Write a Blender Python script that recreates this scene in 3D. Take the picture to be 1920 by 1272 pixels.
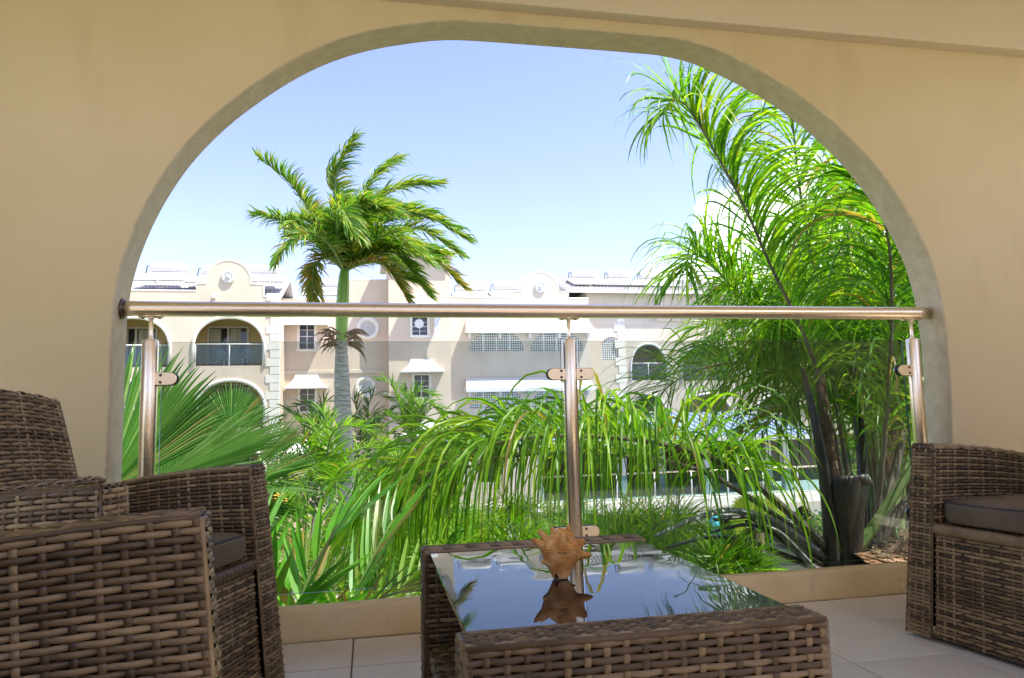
import bpy, bmesh, math, random
import numpy as np
from mathutils import Vector, Matrix, noise

for o in list(bpy.data.objects):
    bpy.data.objects.remove(o, do_unlink=True)
scene = bpy.context.scene
COL = scene.collection
random.seed(7)
R = math.radians

# ------------------------------------------------------------------ camera
IW, IH = 1920.0, 1272.0
FPX = 1348.5
YAW, PITCH, ROLL, EYE = 0.1974, 0.1070, -0.02317, 0.6996
def cam_basis():
    fwd = Vector((math.sin(YAW) * math.cos(PITCH), math.cos(YAW) * math.cos(PITCH), math.sin(PITCH)))
    r = Vector((math.cos(YAW), -math.sin(YAW), 0))
    u = r.cross(fwd)
    c, s = math.cos(ROLL), math.sin(ROLL)
    return c * r + s * u, -s * r + c * u, fwd
CR, CU, CF = cam_basis()
CO = Vector((0, 0, EYE))
cam = bpy.data.cameras.new('camera')
cam_ob = bpy.data.objects.new('camera', cam)
COL.objects.link(cam_ob)
cam_ob.matrix_world = Matrix(((CR.x, CU.x, -CF.x, CO.x), (CR.y, CU.y, -CF.y, CO.y), (CR.z, CU.z, -CF.z, CO.z), (0, 0, 0, 1)))
cam.sensor_width = 36.0
cam.lens = FPX / IW * 36.0
cam.clip_start = 0.05
cam.clip_end = 3000
scene.camera = cam_ob

# ------------------------------------------------------------------ sun, sky, exposure
SUN_TO = Vector((0.44, -0.265, 1.0)).normalized()        # towards the sun: high, behind the camera, to the right
sun_el = math.asin(SUN_TO.z)
sun_az = math.atan2(SUN_TO.x, SUN_TO.y)
sd = bpy.data.lights.new('sun', 'SUN')
sd.energy = 3.6
sd.angle = R(0.53)
sd.color = (1.0, 0.93, 0.82)
so = bpy.data.objects.new('sun', sd)
COL.objects.link(so)
so.rotation_euler = (-SUN_TO).to_track_quat('-Z', 'Y').to_euler()
so.location = SUN_TO * 60

world = bpy.data.worlds.new('World')
scene.world = world
world.use_nodes = True
wn = world.node_tree
wn.nodes.clear()
def N(tree, typ, **kw):
    n = tree.nodes.new(typ)
    for k, v in kw.items():
        setattr(n, k, v)
    return n
out = N(wn, 'ShaderNodeOutputWorld')
bg = N(wn, 'ShaderNodeBackground')
bg.inputs[1].default_value = 0.105
sky = N(wn, 'ShaderNodeTexSky', sky_type='NISHITA')
sky.sun_disc = False
sky.sun_elevation = sun_el
sky.sun_rotation = sun_az
sky.air_density = 1.0
sky.dust_density = 0.6
sky.ozone_density = 4.0
# low cumulus bank round the horizon, from noise in the view direction
tc = N(wn, 'ShaderNodeTexCoord')
nz = N(wn, 'ShaderNodeTexNoise')
nz.inputs['Scale'].default_value = 9.0
nz.inputs['Detail'].default_value = 8
nz.inputs['Roughness'].default_value = 0.55
wn.links.new(tc.outputs['Generated'], nz.inputs['Vector'])
nrm = N(wn, 'ShaderNodeVectorMath', operation='NORMALIZE')
wn.links.new(tc.outputs['Generated'], nrm.inputs[0])
acc = None
for (az, el, rad) in ((29.5, 12.5, 0.10), (34, 11.5, 0.15), (26, 9.5, 0.10), (40, 10, 0.12), (95, 14, 0.22), (150, 11, 0.25), (215, 15, 0.2), (290, 12, 0.22)):   # low cumulus by bearing and height
    ds = N(wn, 'ShaderNodeVectorMath', operation='DISTANCE')
    wn.links.new(nrm.outputs[0], ds.inputs[0])
    ds.inputs[1].default_value = (math.sin(R(az)) * math.cos(R(el)), math.cos(R(az)) * math.cos(R(el)), math.sin(R(el)))
    dv = N(wn, 'ShaderNodeMath', operation='MULTIPLY_ADD'); dv.inputs[1].default_value = -1 / rad; dv.inputs[2].default_value = 1.0
    wn.links.new(ds.outputs['Value'], dv.inputs[0])
    if acc is None: acc = dv
    else:
        mxn = N(wn, 'ShaderNodeMath', operation='MAXIMUM'); wn.links.new(acc.outputs[0], mxn.inputs[0]); wn.links.new(dv.outputs[0], mxn.inputs[1]); acc = mxn
nm_ = N(wn, 'ShaderNodeMath', operation='MULTIPLY_ADD'); nm_.inputs[1].default_value = 1.9; nm_.inputs[2].default_value = -0.95
wn.links.new(nz.outputs['Fac'], nm_.inputs[0])
addn = N(wn, 'ShaderNodeMath', operation='ADD')
wn.links.new(nm_.outputs[0], addn.inputs[0]); wn.links.new(acc.outputs[0], addn.inputs[1])
cr = N(wn, 'ShaderNodeMapRange', interpolation_type='SMOOTHSTEP')
cr.inputs['From Min'].default_value = 0.12
cr.inputs['From Max'].default_value = 0.62
cr.inputs['To Max'].default_value = 0.9
wn.links.new(addn.outputs[0], cr.inputs['Value'])
mixc = N(wn, 'ShaderNodeMix', data_type='RGBA')
wn.links.new(cr.outputs[0], mixc.inputs['Factor'])
tint = N(wn, 'ShaderNodeMix', data_type='RGBA', blend_type='MULTIPLY')
tint.inputs['Factor'].default_value = 1.0
tint.inputs['B'].default_value = (1.26, 0.98, 1.08, 1)
wn.links.new(sky.outputs[0], tint.inputs['A'])
wn.links.new(tint.outputs['Result'], mixc.inputs['A'])
mixc.inputs['B'].default_value = (9.0, 9.0, 9.2, 1)
wn.links.new(mixc.outputs['Result'], bg.inputs[0])
wn.links.new(bg.outputs[0], out.inputs[0])

scene.view_settings.view_transform = 'Standard'
scene.view_settings.look = 'None'
scene.view_settings.exposure = 1.74
scene.view_settings.gamma = 1.0
scene.render.engine = 'CYCLES'
scene.cycles.max_bounces = 10
scene.cycles.diffuse_bounces = 5
scene.cycles.glossy_bounces = 5
scene.cycles.transparent_max_bounces = 24
scene.cycles.transmission_bounces = 6
scene.cycles.use_denoising = True

# ------------------------------------------------------------------ helpers
def at(px, py, Y):
    """world point on the vertical plane Y that the photograph shows at pixel (px, py)"""
    d = CF + CR * ((px - IW / 2) / FPX) - CU * ((py - IH / 2) / FPX)
    return CO + d * ((Y - CO.y) / d.y)
def rect(x0, y0, x1, y1, Y):
    xm, ym = (x0 + x1) / 2, (y0 + y1) / 2
    return at(x0, ym, Y).x, at(x1, ym, Y).x, at(xm, y1, Y).z, at(xm, y0, Y).z   # X0 X1 Zbottom Ztop

class MB:
    def __init__(s):
        s.v = []; s.f = []; s.m = []; s.mi = 0
    def add(s, vs, fs):
        b = len(s.v)
        s.v.extend([tuple(p) for p in vs])
        for f in fs:
            s.f.append([i + b for i in f]); s.m.append(s.mi)
        return s
    def box(s, x0, x1, y0, y1, z0, z1):
        v = [(x, y, z) for z in (z0, z1) for y in (y0, y1) for x in (x0, x1)]
        return s.add(v, [(0, 2, 3, 1), (4, 5, 7, 6), (0, 1, 5, 4), (2, 6, 7, 3), (0, 4, 6, 2), (1, 3, 7, 5)])
    def bev(s, x0, x1, y0, y1, z0, z1, b):
        """box with chamfered edges"""
        bm = bmesh.new()
        bmesh.ops.create_cube(bm, size=1)
        bmesh.ops.scale(bm, vec=(x1 - x0, y1 - y0, z1 - z0), verts=bm.verts)
        bmesh.ops.translate(bm, vec=((x0 + x1) / 2, (y0 + y1) / 2, (z0 + z1) / 2), verts=bm.verts)
        bmesh.ops.bevel(bm, geom=list(bm.edges), offset=b, segments=2, affect='EDGES', profile=0.6)
        bm.verts.index_update()
        s.add([v.co[:] for v in bm.verts], [[v.index for v in f.verts] for f in bm.faces])
        bm.free(); return s
    def quad(s, a, b, c, d):
        return s.add([a, b, c, d], [(0, 1, 2, 3)])
    def tube(s, pts, rad, n=8, cap=True, flat=1.0, upv=None):
        pts = [Vector(p) for p in pts]
        k = len(pts)
        if not isinstance(rad, (list, tuple)): rad = [rad] * k
        vs = []; prev = None
        for i, p in enumerate(pts):
            t = (pts[min(i + 1, k - 1)] - pts[max(i - 1, 0)])
            if t.length < 1e-9: t = Vector((0, 0, 1))
            t.normalize()
            ref = prev if prev is not None else (upv or (Vector((0, 0, 1)) if abs(t.z) < 0.9 else Vector((1, 0, 0))))
            a = ref - t * ref.dot(t)
            if a.length < 1e-6: a = t.orthogonal()
            a.normalize(); prev = a
            b = t.cross(a)
            for j in range(n):
                w = 2 * math.pi * j / n
                vs.append(p + a * (math.cos(w) * rad[i] * flat) + b * (math.sin(w) * rad[i]))
        fs = []
        for i in range(k - 1):
            for j in range(n):
                fs.append((i * n + j, i * n + (j + 1) % n, (i + 1) * n + (j + 1) % n, (i + 1) * n + j))
        if cap:
            fs.append(list(range(n))[::-1]); fs.append([(k - 1) * n + j for j in range(n)])
        return s.add(vs, fs)
    def lathe(s, prof, c, n=24, axis='Z'):
        """prof: list of (r, h) along an axis through c"""
        vs = []
        for r, h in prof:
            for j in range(n):
                w = 2 * math.pi * j / n
                x, y = math.cos(w) * r, math.sin(w) * r
                if axis == 'Z': vs.append((c[0] + x, c[1] + y, c[2] + h))
                elif axis == 'X': vs.append((c[0] + h, c[1] + x, c[2] + y))
                else: vs.append((c[0] + x, c[1] + h, c[2] + y))
        fs = []
        for i in range(len(prof) - 1):
            for j in range(n):
                f = (i * n + j, i * n + (j + 1) % n, (i + 1) * n + (j + 1) % n, (i + 1) * n + j)
                fs.append(f if axis != 'Y' else f[::-1])
        a = list(range(n)); b = [(len(prof) - 1) * n + j for j in range(n)]
        fs.append(a[::-1]); fs.append(b)
        return s.add(vs, fs)
    def prism(s, poly, y0, y1):
        """polygon in XZ extruded from y0 (front) to y1"""
        k = len(poly)
        vs = [(x, y0, z) for x, z in poly] + [(x, y1, z) for x, z in poly]
        fs = [list(range(k)), list(range(k, 2 * k))[::-1]]
        for i in range(k):
            j = (i + 1) % k
            fs.append((i, i + k, j + k, j))
        return s.add(vs, fs)
    def build(s, name, mat, parent=None, smooth=False, mats=None):
        me = bpy.data.meshes.new(name)
        me.from_pydata(s.v, [], s.f)
        for m in (mats or [mat]):
            me.materials.append(m)
        if mats:
            me.polygons.foreach_set('material_index', s.m)
        if smooth:
            me.polygons.foreach_set('use_smooth', [True] * len(me.polygons))
        me.update()
        return link(name, me, parent)
def link(name, me, parent=None):
    o = bpy.data.objects.new(name, me)
    COL.objects.link(o)
    if parent: o.parent = parent
    return o
def tag(o, label=None, cat=None, group=None, kind=None):
    if label: o['label'] = label
    if cat: o['category'] = cat
    if group: o['group'] = group
    if kind: o['kind'] = kind
    return o
def empty(name, loc=(0, 0, 0), rz=0, label=None, cat=None, group=None):
    o = bpy.data.objects.new(name, None)
    o.empty_display_size = 0.1
    COL.objects.link(o)
    o.location = loc; o.rotation_euler = (0, 0, rz)
    return tag(o, label, cat, group)
def copy_tree(o, parent=None):
    c = o.copy(); COL.objects.link(c); c.parent = parent
    for ch in list(o.children):
        copy_tree(ch, c)
    return c
def fixn(o):
    bm = bmesh.new(); bm.from_mesh(o.data)
    bmesh.ops.recalc_face_normals(bm, faces=bm.faces)
    bm.to_mesh(o.data); bm.free(); return o
def bevel(o, w, seg=2, ang=40):
    m = o.modifiers.new('bevel', 'BEVEL')
    m.width = w; m.segments = seg; m.limit_method = 'ANGLE'; m.angle_limit = R(ang)
    return o

# ------------------------------------------------------------------ materials
def mat(name, col=(0.5, 0.5, 0.5), rough=0.6, metal=0.0, spec=0.5):
    m = bpy.data.materials.new(name); m.use_nodes = True
    b = m.node_tree.nodes['Principled BSDF']
    b.inputs['Base Color'].default_value = (*col, 1)
    b.inputs['Roughness'].default_value = rough
    b.inputs['Metallic'].default_value = metal
    b.inputs['Specular IOR Level'].default_value = spec
    return m
def bsdf(m): return m.node_tree.nodes['Principled BSDF']
def noisy(m, c1, c2, scale=4.0, detail=5, stretch=(1, 1, 1), lo=0.35, hi=0.65, bump=0.0, bscale=60, bdist=0.003, coord='Object'):
    """two-tone mottle and fine relief"""
    t = m.node_tree; b = bsdf(m)
    c = N(t, 'ShaderNodeTexCoord'); mp = N(t, 'ShaderNodeMapping')
    mp.inputs['Scale'].default_value = stretch
    t.links.new(c.outputs[coord], mp.inputs[0])
    n = N(t, 'ShaderNodeTexNoise'); n.inputs['Scale'].default_value = scale; n.inputs['Detail'].default_value = detail
    t.links.new(mp.outputs[0], n.inputs['Vector'])
    r = N(t, 'ShaderNodeMapRange'); r.inputs['From Min'].default_value = lo; r.inputs['From Max'].default_value = hi
    t.links.new(n.outputs['Fac'], r.inputs['Value'])
    mx = N(t, 'ShaderNodeMix', data_type='RGBA')
    mx.inputs['A'].default_value = (*c1, 1); mx.inputs['B'].default_value = (*c2, 1)
    t.links.new(r.outputs[0], mx.inputs['Factor'])
    t.links.new(mx.outputs['Result'], b.inputs['Base Color'])
    if bump:
        n2 = N(t, 'ShaderNodeTexNoise'); n2.inputs['Scale'].default_value = bscale; n2.inputs['Detail'].default_value = 6
        t.links.new(mp.outputs[0], n2.inputs['Vector'])
        bp = N(t, 'ShaderNodeBump'); bp.inputs['Strength'].default_value = bump; bp.inputs['Distance'].default_value = bdist
        t.links.new(n2.outputs['Fac'], bp.inputs['Height'])
        t.links.new(bp.outputs[0], b.inputs['Normal'])
    return m
def rndnode(t):
    g = N(t, 'ShaderNodeNewGeometry'); oi = N(t, 'ShaderNodeObjectInfo')
    a = N(t, 'ShaderNodeMath', operation='MULTIPLY_ADD'); a.inputs[1].default_value = 7.31
    t.links.new(oi.outputs['Random'], a.inputs[0]); t.links.new(g.outputs['Random Per Island'], a.inputs[2])
    f = N(t, 'ShaderNodeMath', operation='FRACT'); t.links.new(a.outputs[0], f.inputs[0])
    return f.outputs[0]
def leafmat(name, cols, trans=0.4, rough=0.42, tip=None, sheen=0.4):
    """foliage: tone differs leaflet by leaflet, light passes through"""
    m = bpy.data.materials.new(name); m.use_nodes = True
    t = m.node_tree; b = bsdf(m); o = t.nodes['Material Output']
    ramp = N(t, 'ShaderNodeValToRGB')
    el = ramp.color_ramp.elements
    while len(el) < len(cols): el.new(0.5)
    for i, c in enumerate(cols):
        el[i].position = 0.94 * i / (len(cols) - 1); el[i].color = (*c, 1)
    e_ = el.new(0.975); e_.color = (0.30, 0.22, 0.06, 1)          # the odd dying leaflet
    t.links.new(rndnode(t), ramp.inputs[0])
    c = N(t, 'ShaderNodeTexCoord'); n = N(t, 'ShaderNodeTexNoise'); n.inputs['Scale'].default_value = 9
    t.links.new(c.outputs['Object'], n.inputs['Vector'])
    hv = N(t, 'ShaderNodeHueSaturation')
    mr = N(t, 'ShaderNodeMapRange'); mr.inputs['To Min'].default_value = 0.72; mr.inputs['To Max'].default_value = 1.28
    t.links.new(n.outputs['Fac'], mr.inputs['Value']); t.links.new(mr.outputs[0], hv.inputs['Value'])
    t.links.new(ramp.outputs[0], hv.inputs['Color'])
    t.links.new(hv.outputs[0], b.inputs['Base Color'])
    b.inputs['Roughness'].default_value = rough
    b.inputs['Specular IOR Level'].default_value = sheen
    tr = N(t, 'ShaderNodeBsdfTranslucent')
    br = N(t, 'ShaderNodeMix', data_type='RGBA', blend_type='MULTIPLY'); br.inputs['Factor'].default_value = 1.0
    br.inputs['B'].default_value = (1.45, 1.5, 0.55, 1)
    t.links.new(hv.outputs[0], br.inputs['A']); t.links.new(br.outputs['Result'], tr.inputs['Color'])
    ms = N(t, 'ShaderNodeMixShader'); ms.inputs[0].default_value = trans
    t.links.new(b.outputs[0], ms.inputs[1]); t.links.new(tr.outputs[0], ms.inputs[2])
    t.links.new(ms.outputs[0], o.inputs['Surface'])
    return m
def glassmat(name, tint, ior=1.45, rough=0.0, refl=1.0):
    m = bpy.data.materials.new(name); m.use_nodes = True
    t = m.node_tree; t.nodes.remove(bsdf(m)); o = t.nodes['Material Output']
    tr = N(t, 'ShaderNodeBsdfTransparent'); tr.inputs[0].default_value = (*tint, 1)
    gl = N(t, 'ShaderNodeBsdfGlossy'); gl.inputs['Roughness'].default_value = rough
    gl.inputs['Color'].default_value = (refl, refl, refl, 1)
    fr = N(t, 'ShaderNodeFresnel'); fr.inputs['IOR'].default_value = ior
    ms = N(t, 'ShaderNodeMixShader')
    t.links.new(fr.outputs[0], ms.inputs[0]); t.links.new(tr.outputs[0], ms.inputs[1]); t.links.new(gl.outputs[0], ms.inputs[2])
    t.links.new(ms.outputs[0], o.inputs['Surface'])
    return m

M = {}
M['plaster'] = noisy(mat('cream_plaster', rough=0.85, spec=0.2), (0.585, 0.475, 0.265), (0.645, 0.535, 0.325), 1.3, 6, bump=0.22, bscale=90, bdist=0.002)
def wear(m, dark, scale=2.2, amt=0.35):
    t = m.node_tree; b = bsdf(m); src = b.inputs['Base Color'].links[0].from_socket
    c = N(t, 'ShaderNodeTexCoord'); mp = N(t, 'ShaderNodeMapping'); mp.inputs['Scale'].default_value = (1.6, 1, 0.45)
    n = N(t, 'ShaderNodeTexNoise'); n.inputs['Scale'].default_value = scale; n.inputs['Detail'].default_value = 10; n.inputs['Roughness'].default_value = 0.62
    t.links.new(c.outputs['Object'], mp.inputs[0]); t.links.new(mp.outputs[0], n.inputs['Vector'])
    r = N(t, 'ShaderNodeMapRange'); r.inputs['From Min'].default_value = 0.54; r.inputs['From Max'].default_value = 0.78; r.inputs['To Max'].default_value = amt
    t.links.new(n.outputs['Fac'], r.inputs['Value'])
    mx = N(t, 'ShaderNodeMix', data_type='RGBA'); mx.inputs['B'].default_value = (*dark, 1)
    t.links.new(r.outputs[0], mx.inputs['Factor']); t.links.new(src, mx.inputs['A']); t.links.new(mx.outputs['Result'], b.inputs['Base Color'])
    old = b.inputs['Normal'].links[0].from_node if b.inputs['Normal'].links else None
    n2 = N(t, 'ShaderNodeTexNoise'); n2.inputs['Scale'].default_value = 7; n2.inputs['Detail'].default_value = 4
    t.links.new(mp.outputs[0], n2.inputs['Vector'])
    bp = N(t, 'ShaderNodeBump'); bp.inputs['Strength'].default_value = 0.35; bp.inputs['Distance'].default_value = 0.012
    t.links.new(n2.outputs['Fac'], bp.inputs['Height'])
    if old: t.links.new(bp.outputs[0], old.inputs['Normal'])
    else: t.links.new(bp.outputs[0], b.inputs['Normal'])
    return m
wear(M['plaster'], (0.43, 0.33, 0.18), 2.2, 0.5)
M['reveal'] = noisy(mat('rough_stucco', rough=0.95, spec=0.1), (0.52, 0.44, 0.295), (0.60, 0.52, 0.365), 22, 8, bump=0.75, bscale=85, bdist=0.007)
M['kerb'] = noisy(mat('tan_plaster_kerb', rough=0.85, spec=0.2), (0.80, 0.60, 0.30), (0.85, 0.68, 0.38), 5, 8, bump=0.6, bscale=28, bdist=0.006)
M['ceiling'] = noisy(mat('ceiling_paint', rough=0.9, spec=0.2), (0.62, 0.53, 0.38), (0.66, 0.57, 0.42), 1.2, 4, bump=0.1)
M['tile'] = noisy(mat('glazed_floor_tile', rough=0.28, spec=0.5), (0.79, 0.73, 0.62), (0.85, 0.80, 0.70), 4, 8, bump=0.05, bscale=40, bdist=0.001)
M['grout'] = mat('tile_grout', (0.22, 0.18, 0.13), 0.9)
M['concrete'] = noisy(mat('slab_concrete', rough=0.9), (0.42, 0.38, 0.31), (0.52, 0.47, 0.39), 3, 6, bump=0.3)
wear(M['kerb'], (0.34, 0.23, 0.11), 6, 0.5); wear(M['tile'], (0.60, 0.53, 0.43), 3, 0.4)
def cracks(m, scale, col, amt):
    t = m.node_tree; b = bsdf(m); src = b.inputs['Base Color'].links[0].from_socket
    c = N(t, 'ShaderNodeTexCoord'); n = N(t, 'ShaderNodeTexNoise'); n.inputs['Scale'].default_value = 5
    t.links.new(c.outputs['Object'], n.inputs['Vector'])
    ad = N(t, 'ShaderNodeMix', data_type='RGBA', blend_type='LINEAR_LIGHT'); ad.inputs['Factor'].default_value = 0.18
    t.links.new(c.outputs['Object'], ad.inputs['A']); t.links.new(n.outputs['Color'], ad.inputs['B'])
    v = N(t, 'ShaderNodeTexVoronoi', feature='DISTANCE_TO_EDGE'); v.inputs['Scale'].default_value = scale
    t.links.new(ad.outputs['Result'], v.inputs['Vector'])
    r = N(t, 'ShaderNodeMapRange'); r.inputs['From Min'].default_value = 0.0; r.inputs['From Max'].default_value = 0.012; r.inputs['To Min'].default_value = amt; r.inputs['To Max'].default_value = 0
    t.links.new(v.outputs['Distance'], r.inputs['Value'])
    mk = N(t, 'ShaderNodeMapRange'); mk.inputs['From Min'].default_value = 0.48; mk.inputs['From Max'].default_value = 0.6
    n3 = N(t, 'ShaderNodeTexNoise'); n3.inputs['Scale'].default_value = 1.7; t.links.new(c.outputs['Object'], n3.inputs['Vector']); t.links.new(n3.outputs['Fac'], mk.inputs['Value'])
    ml = N(t, 'ShaderNodeMath', operation='MULTIPLY'); t.links.new(r.outputs[0], ml.inputs[0]); t.links.new(mk.outputs[0], ml.inputs[1])
    mx = N(t, 'ShaderNodeMix', data_type='RGBA'); mx.inputs['B'].default_value = (*col, 1)
    t.links.new(ml.outputs[0], mx.inputs['Factor']); t.links.new(src, mx.inputs['A']); t.links.new(mx.outputs['Result'], b.inputs['Base Color'])
cracks(M['kerb'], 5.0, (0.30, 0.20, 0.10), 0.25)
def vary(m, amt):
    t = m.node_tree; b = bsdf(m); src = b.inputs['Base Color'].links[0].from_socket
    oi = N(t, 'ShaderNodeObjectInfo'); r = N(t, 'ShaderNodeMapRange'); r.inputs['To Min'].default_value = 1 - amt; r.inputs['To Max'].default_value = 1 + amt * 0.5
    hv = N(t, 'ShaderNodeHueSaturation'); t.links.new(oi.outputs['Random'], r.inputs['Value']); t.links.new(r.outputs[0], hv.inputs['Value'])
    t.links.new(src, hv.inputs['Color']); t.links.new(hv.outputs[0], b.inputs['Base Color'])
vary(M['tile'], 0.10)
def steel():
    m = mat('brushed_steel', (0.92, 0.77, 0.56), 0.3, 1.0)
    t = m.node_tree; b = bsdf(m)
    c = N(t, 'ShaderNodeTexCoord'); mp = N(t, 'ShaderNodeMapping'); mp.inputs['Scale'].default_value = (3, 300, 300)
    n = N(t, 'ShaderNodeTexNoise'); n.inputs['Scale'].default_value = 1.0; n.inputs['Detail'].default_value = 3
    t.links.new(c.outputs['Object'], mp.inputs[0]); t.links.new(mp.outputs[0], n.inputs['Vector'])
    r = N(t, 'ShaderNodeMapRange'); r.inputs['To Min'].default_value = 0.2; r.inputs['To Max'].default_value = 0.42
    t.links.new(n.outputs['Fac'], r.inputs['Value']); t.links.new(r.outputs[0], b.inputs['Roughness'])
    return m
M['steel'] = steel()
M['dark_metal'] = mat('dark_screw_metal', (0.12, 0.10, 0.08), 0.4, 1.0)
M['glass'] = glassmat('railing_glass', (0.795, 0.835, 0.825), 1.5, refl=0.42)
M['glass_edge'] = mat('glass_edge_green', (0.10, 0.30, 0.27), 0.15)
M['rubber'] = mat('black_gasket', (0.02, 0.025, 0.03), 0.5)
def wickermat(name, c1, c2, c3):
    m = mat(name, rough=0.42, spec=0.45)
    t = m.node_tree; b = bsdf(m)
    c = N(t, 'ShaderNodeTexCoord'); n = N(t, 'ShaderNodeTexNoise'); n.inputs['Scale'].default_value = 16; n.inputs['Detail'].default_value = 4
    t.links.new(c.outputs['Object'], n.inputs['Vector'])
    a = N(t, 'ShaderNodeMath', operation='MULTIPLY_ADD'); a.inputs[1].default_value = 0.55
    t.links.new(rndnode(t), a.inputs[0]); 
    s = N(t, 'ShaderNodeMath', operation='MULTIPLY'); s.inputs[1].default_value = 0.55
    t.links.new(n.outputs['Fac'], s.inputs[0]); t.links.new(s.outputs[0], a.inputs[2])
    ramp = N(t, 'ShaderNodeValToRGB'); el = ramp.color_ramp.elements
    el.new(0.5)
    for e, p, cc in zip(el, (0.12, 0.5, 0.92), (c1, c2, c3)):
        e.position = p; e.color = (*cc, 1)
    t.links.new(a.outputs[0], ramp.inputs[0]); t.links.new(ramp.outputs[0], b.inputs['Base Color'])
    n2 = N(t, 'ShaderNodeTexNoise'); n2.inputs['Scale'].default_value = 420; n2.inputs['Detail'].default_value = 2
    t.links.new(c.outputs['Object'], n2.inputs['Vector'])
    bp = N(t, 'ShaderNodeBump'); bp.inputs['Strength'].default_value = 0.25; bp.inputs['Distance'].default_value = 0.001
    t.links.new(n2.outputs['Fac'], bp.inputs['Height']); t.links.new(bp.outputs[0], b.inputs['Normal'])
    return m
M['wicker'] = wickermat('brown_grey_wicker', (0.030, 0.018, 0.008), (0.140, 0.090, 0.040), (0.40, 0.285, 0.14))
M['wicker_core'] = mat('wicker_shadow_core', (0.012, 0.009, 0.006), 0.8, spec=0.2)  # near-black backing: shade in the gaps between strands put into its colour
M['cushion'] = noisy(mat('charcoal_brown_cushion', rough=0.6, spec=0.35), (0.115, 0.088, 0.054), (0.145, 0.113, 0.073), 7, 3, bump=0.35, bscale=9, bdist=0.01)
M['piping'] = mat('cushion_piping', (0.04, 0.035, 0.03), 0.6)
def tabletop():
    m = mat('dark_table_glass', (0.012, 0.014, 0.016), 0.012, spec=0.5)
    b = bsdf(m); b.inputs['IOR'].default_value = 1.75
    t = m.node_tree
    c = N(t, 'ShaderNodeTexCoord'); n = N(t, 'ShaderNodeTexNoise'); n.inputs['Scale'].default_value = 7; n.inputs['Detail'].default_value = 1
    t.links.new(c.outputs['Object'], n.inputs['Vector'])
    bp = N(t, 'ShaderNodeBump'); bp.inputs['Strength'].default_value = 0.12; bp.inputs['Distance'].default_value = 0.004
    t.links.new(n.outputs['Fac'], bp.inputs['Height']); t.links.new(bp.outputs[0], b.inputs['Normal'])
    s = N(t, 'ShaderNodeTexNoise'); s.inputs['Scale'].default_value = 9; s.inputs['Detail'].default_value = 7     # smears and dust
    t.links.new(c.outputs['Object'], s.inputs['Vector'])
    r = N(t, 'ShaderNodeMapRange'); r.inputs['From Min'].default_value = 0.45; r.inputs['From Max'].default_value = 0.75; r.inputs['To Min'].default_value = 0.006; r.inputs['To Max'].default_value = 0.07
    t.links.new(s.outputs['Fac'], r.inputs['Value']); t.links.new(r.outputs[0], b.inputs['Roughness'])
    return m
M['tabletop'] = tabletop()
# facade
M['facade'] = noisy(mat('pink_cream_render', rough=0.9, spec=0.15), (0.62, 0.505, 0.40), (0.69, 0.57, 0.46), 0.7, 8, lo=0.3, hi=0.7, bump=0.15, bscale=14, bdist=0.01)
M['facade_cool'] = noisy(mat('pale_cream_render', rough=0.9, spec=0.15), (0.59, 0.515, 0.425), (0.66, 0.58, 0.485), 0.6, 8, lo=0.3, hi=0.7, bump=0.15, bscale=14, bdist=0.01)
wear(M['facade'], (0.44, 0.36, 0.29), 0.35, 0.5); wear(M['facade_cool'], (0.42, 0.37, 0.31), 0.35, 0.5)
M['trim'] = noisy(mat('white_trim', rough=0.75, spec=0.2), (0.74, 0.70, 0.62), (0.80, 0.77, 0.70), 2, 6)
M['white'] = noisy(mat('white_paint', rough=0.5, spec=0.4), (0.66, 0.66, 0.65), (0.73, 0.73, 0.72), 3, 5)
M['recess'] = noisy(mat('balcony_yellow_wall', rough=0.9), (0.66, 0.50, 0.24), (0.72, 0.56, 0.30), 1, 5)
M['recess_white'] = noisy(mat('balcony_pale_wall', rough=0.9), (0.62, 0.58, 0.48), (0.68, 0.64, 0.54), 1, 5)
M['window_glass'] = mat('dark_window_glass', (0.03, 0.035, 0.04), 0.06, spec=0.6)
M['curtain'] = noisy(mat('pale_curtain', rough=0.9), (0.42, 0.40, 0.34), (0.6, 0.57, 0.50), 5, 3, stretch=(4, 1, 0.1))
M['far_glass'] = glassmat('far_railing_glass', (0.58, 0.72, 0.76), 1.5)
M['dark_room'] = mat('unlit_room', (0.035, 0.028, 0.022), 0.8)  # near-black: shade of the unlit pavilion interior painted into the colour
M['brown_door'] = mat('brown_door_frame', (0.16, 0.09, 0.05), 0.5)
def latticemat():
    m = mat('white_lattice', rough=0.7, spec=0.2)
    t = m.node_tree; b = bsdf(m)
    c = N(t, 'ShaderNodeTexCoord'); mp = N(t, 'ShaderNodeMapping')
    mp.inputs['Rotation'].default_value = (0, R(45), 0); mp.inputs['Scale'].default_value = (11, 0, 11)
    t.links.new(c.outputs['Object'], mp.inputs[0])
    ch = N(t, 'ShaderNodeTexChecker'); ch.inputs['Scale'].default_value = 1.0
    ch.inputs['Color1'].default_value = (0.74, 0.72, 0.68, 1); ch.inputs['Color2'].default_value = (0.13, 0.16, 0.18, 1)
    t.links.new(mp.outputs[0], ch.inputs['Vector']); t.links.new(ch.outputs[0], b.inputs['Base Color'])
    return m
M['lattice'] = latticemat()
M['collector'] = mat('solar_collector_glass', (0.36, 0.37, 0.38), 0.25, spec=0.5)
M['roof_white'] = noisy(mat('white_roof_sheet', rough=0.55), (0.42, 0.41, 0.39), (0.50, 0.49, 0.47), 2, 4)
M['roof_blue'] = noisy(mat('blue_roof_sheet', rough=0.45), (0.26, 0.35, 0.48), (0.33, 0.42, 0.55), 1.2, 5, stretch=(1, 6, 1))
M['black_pipe'] = mat('black_pipe', (0.02, 0.02, 0.02), 0.5)
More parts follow.
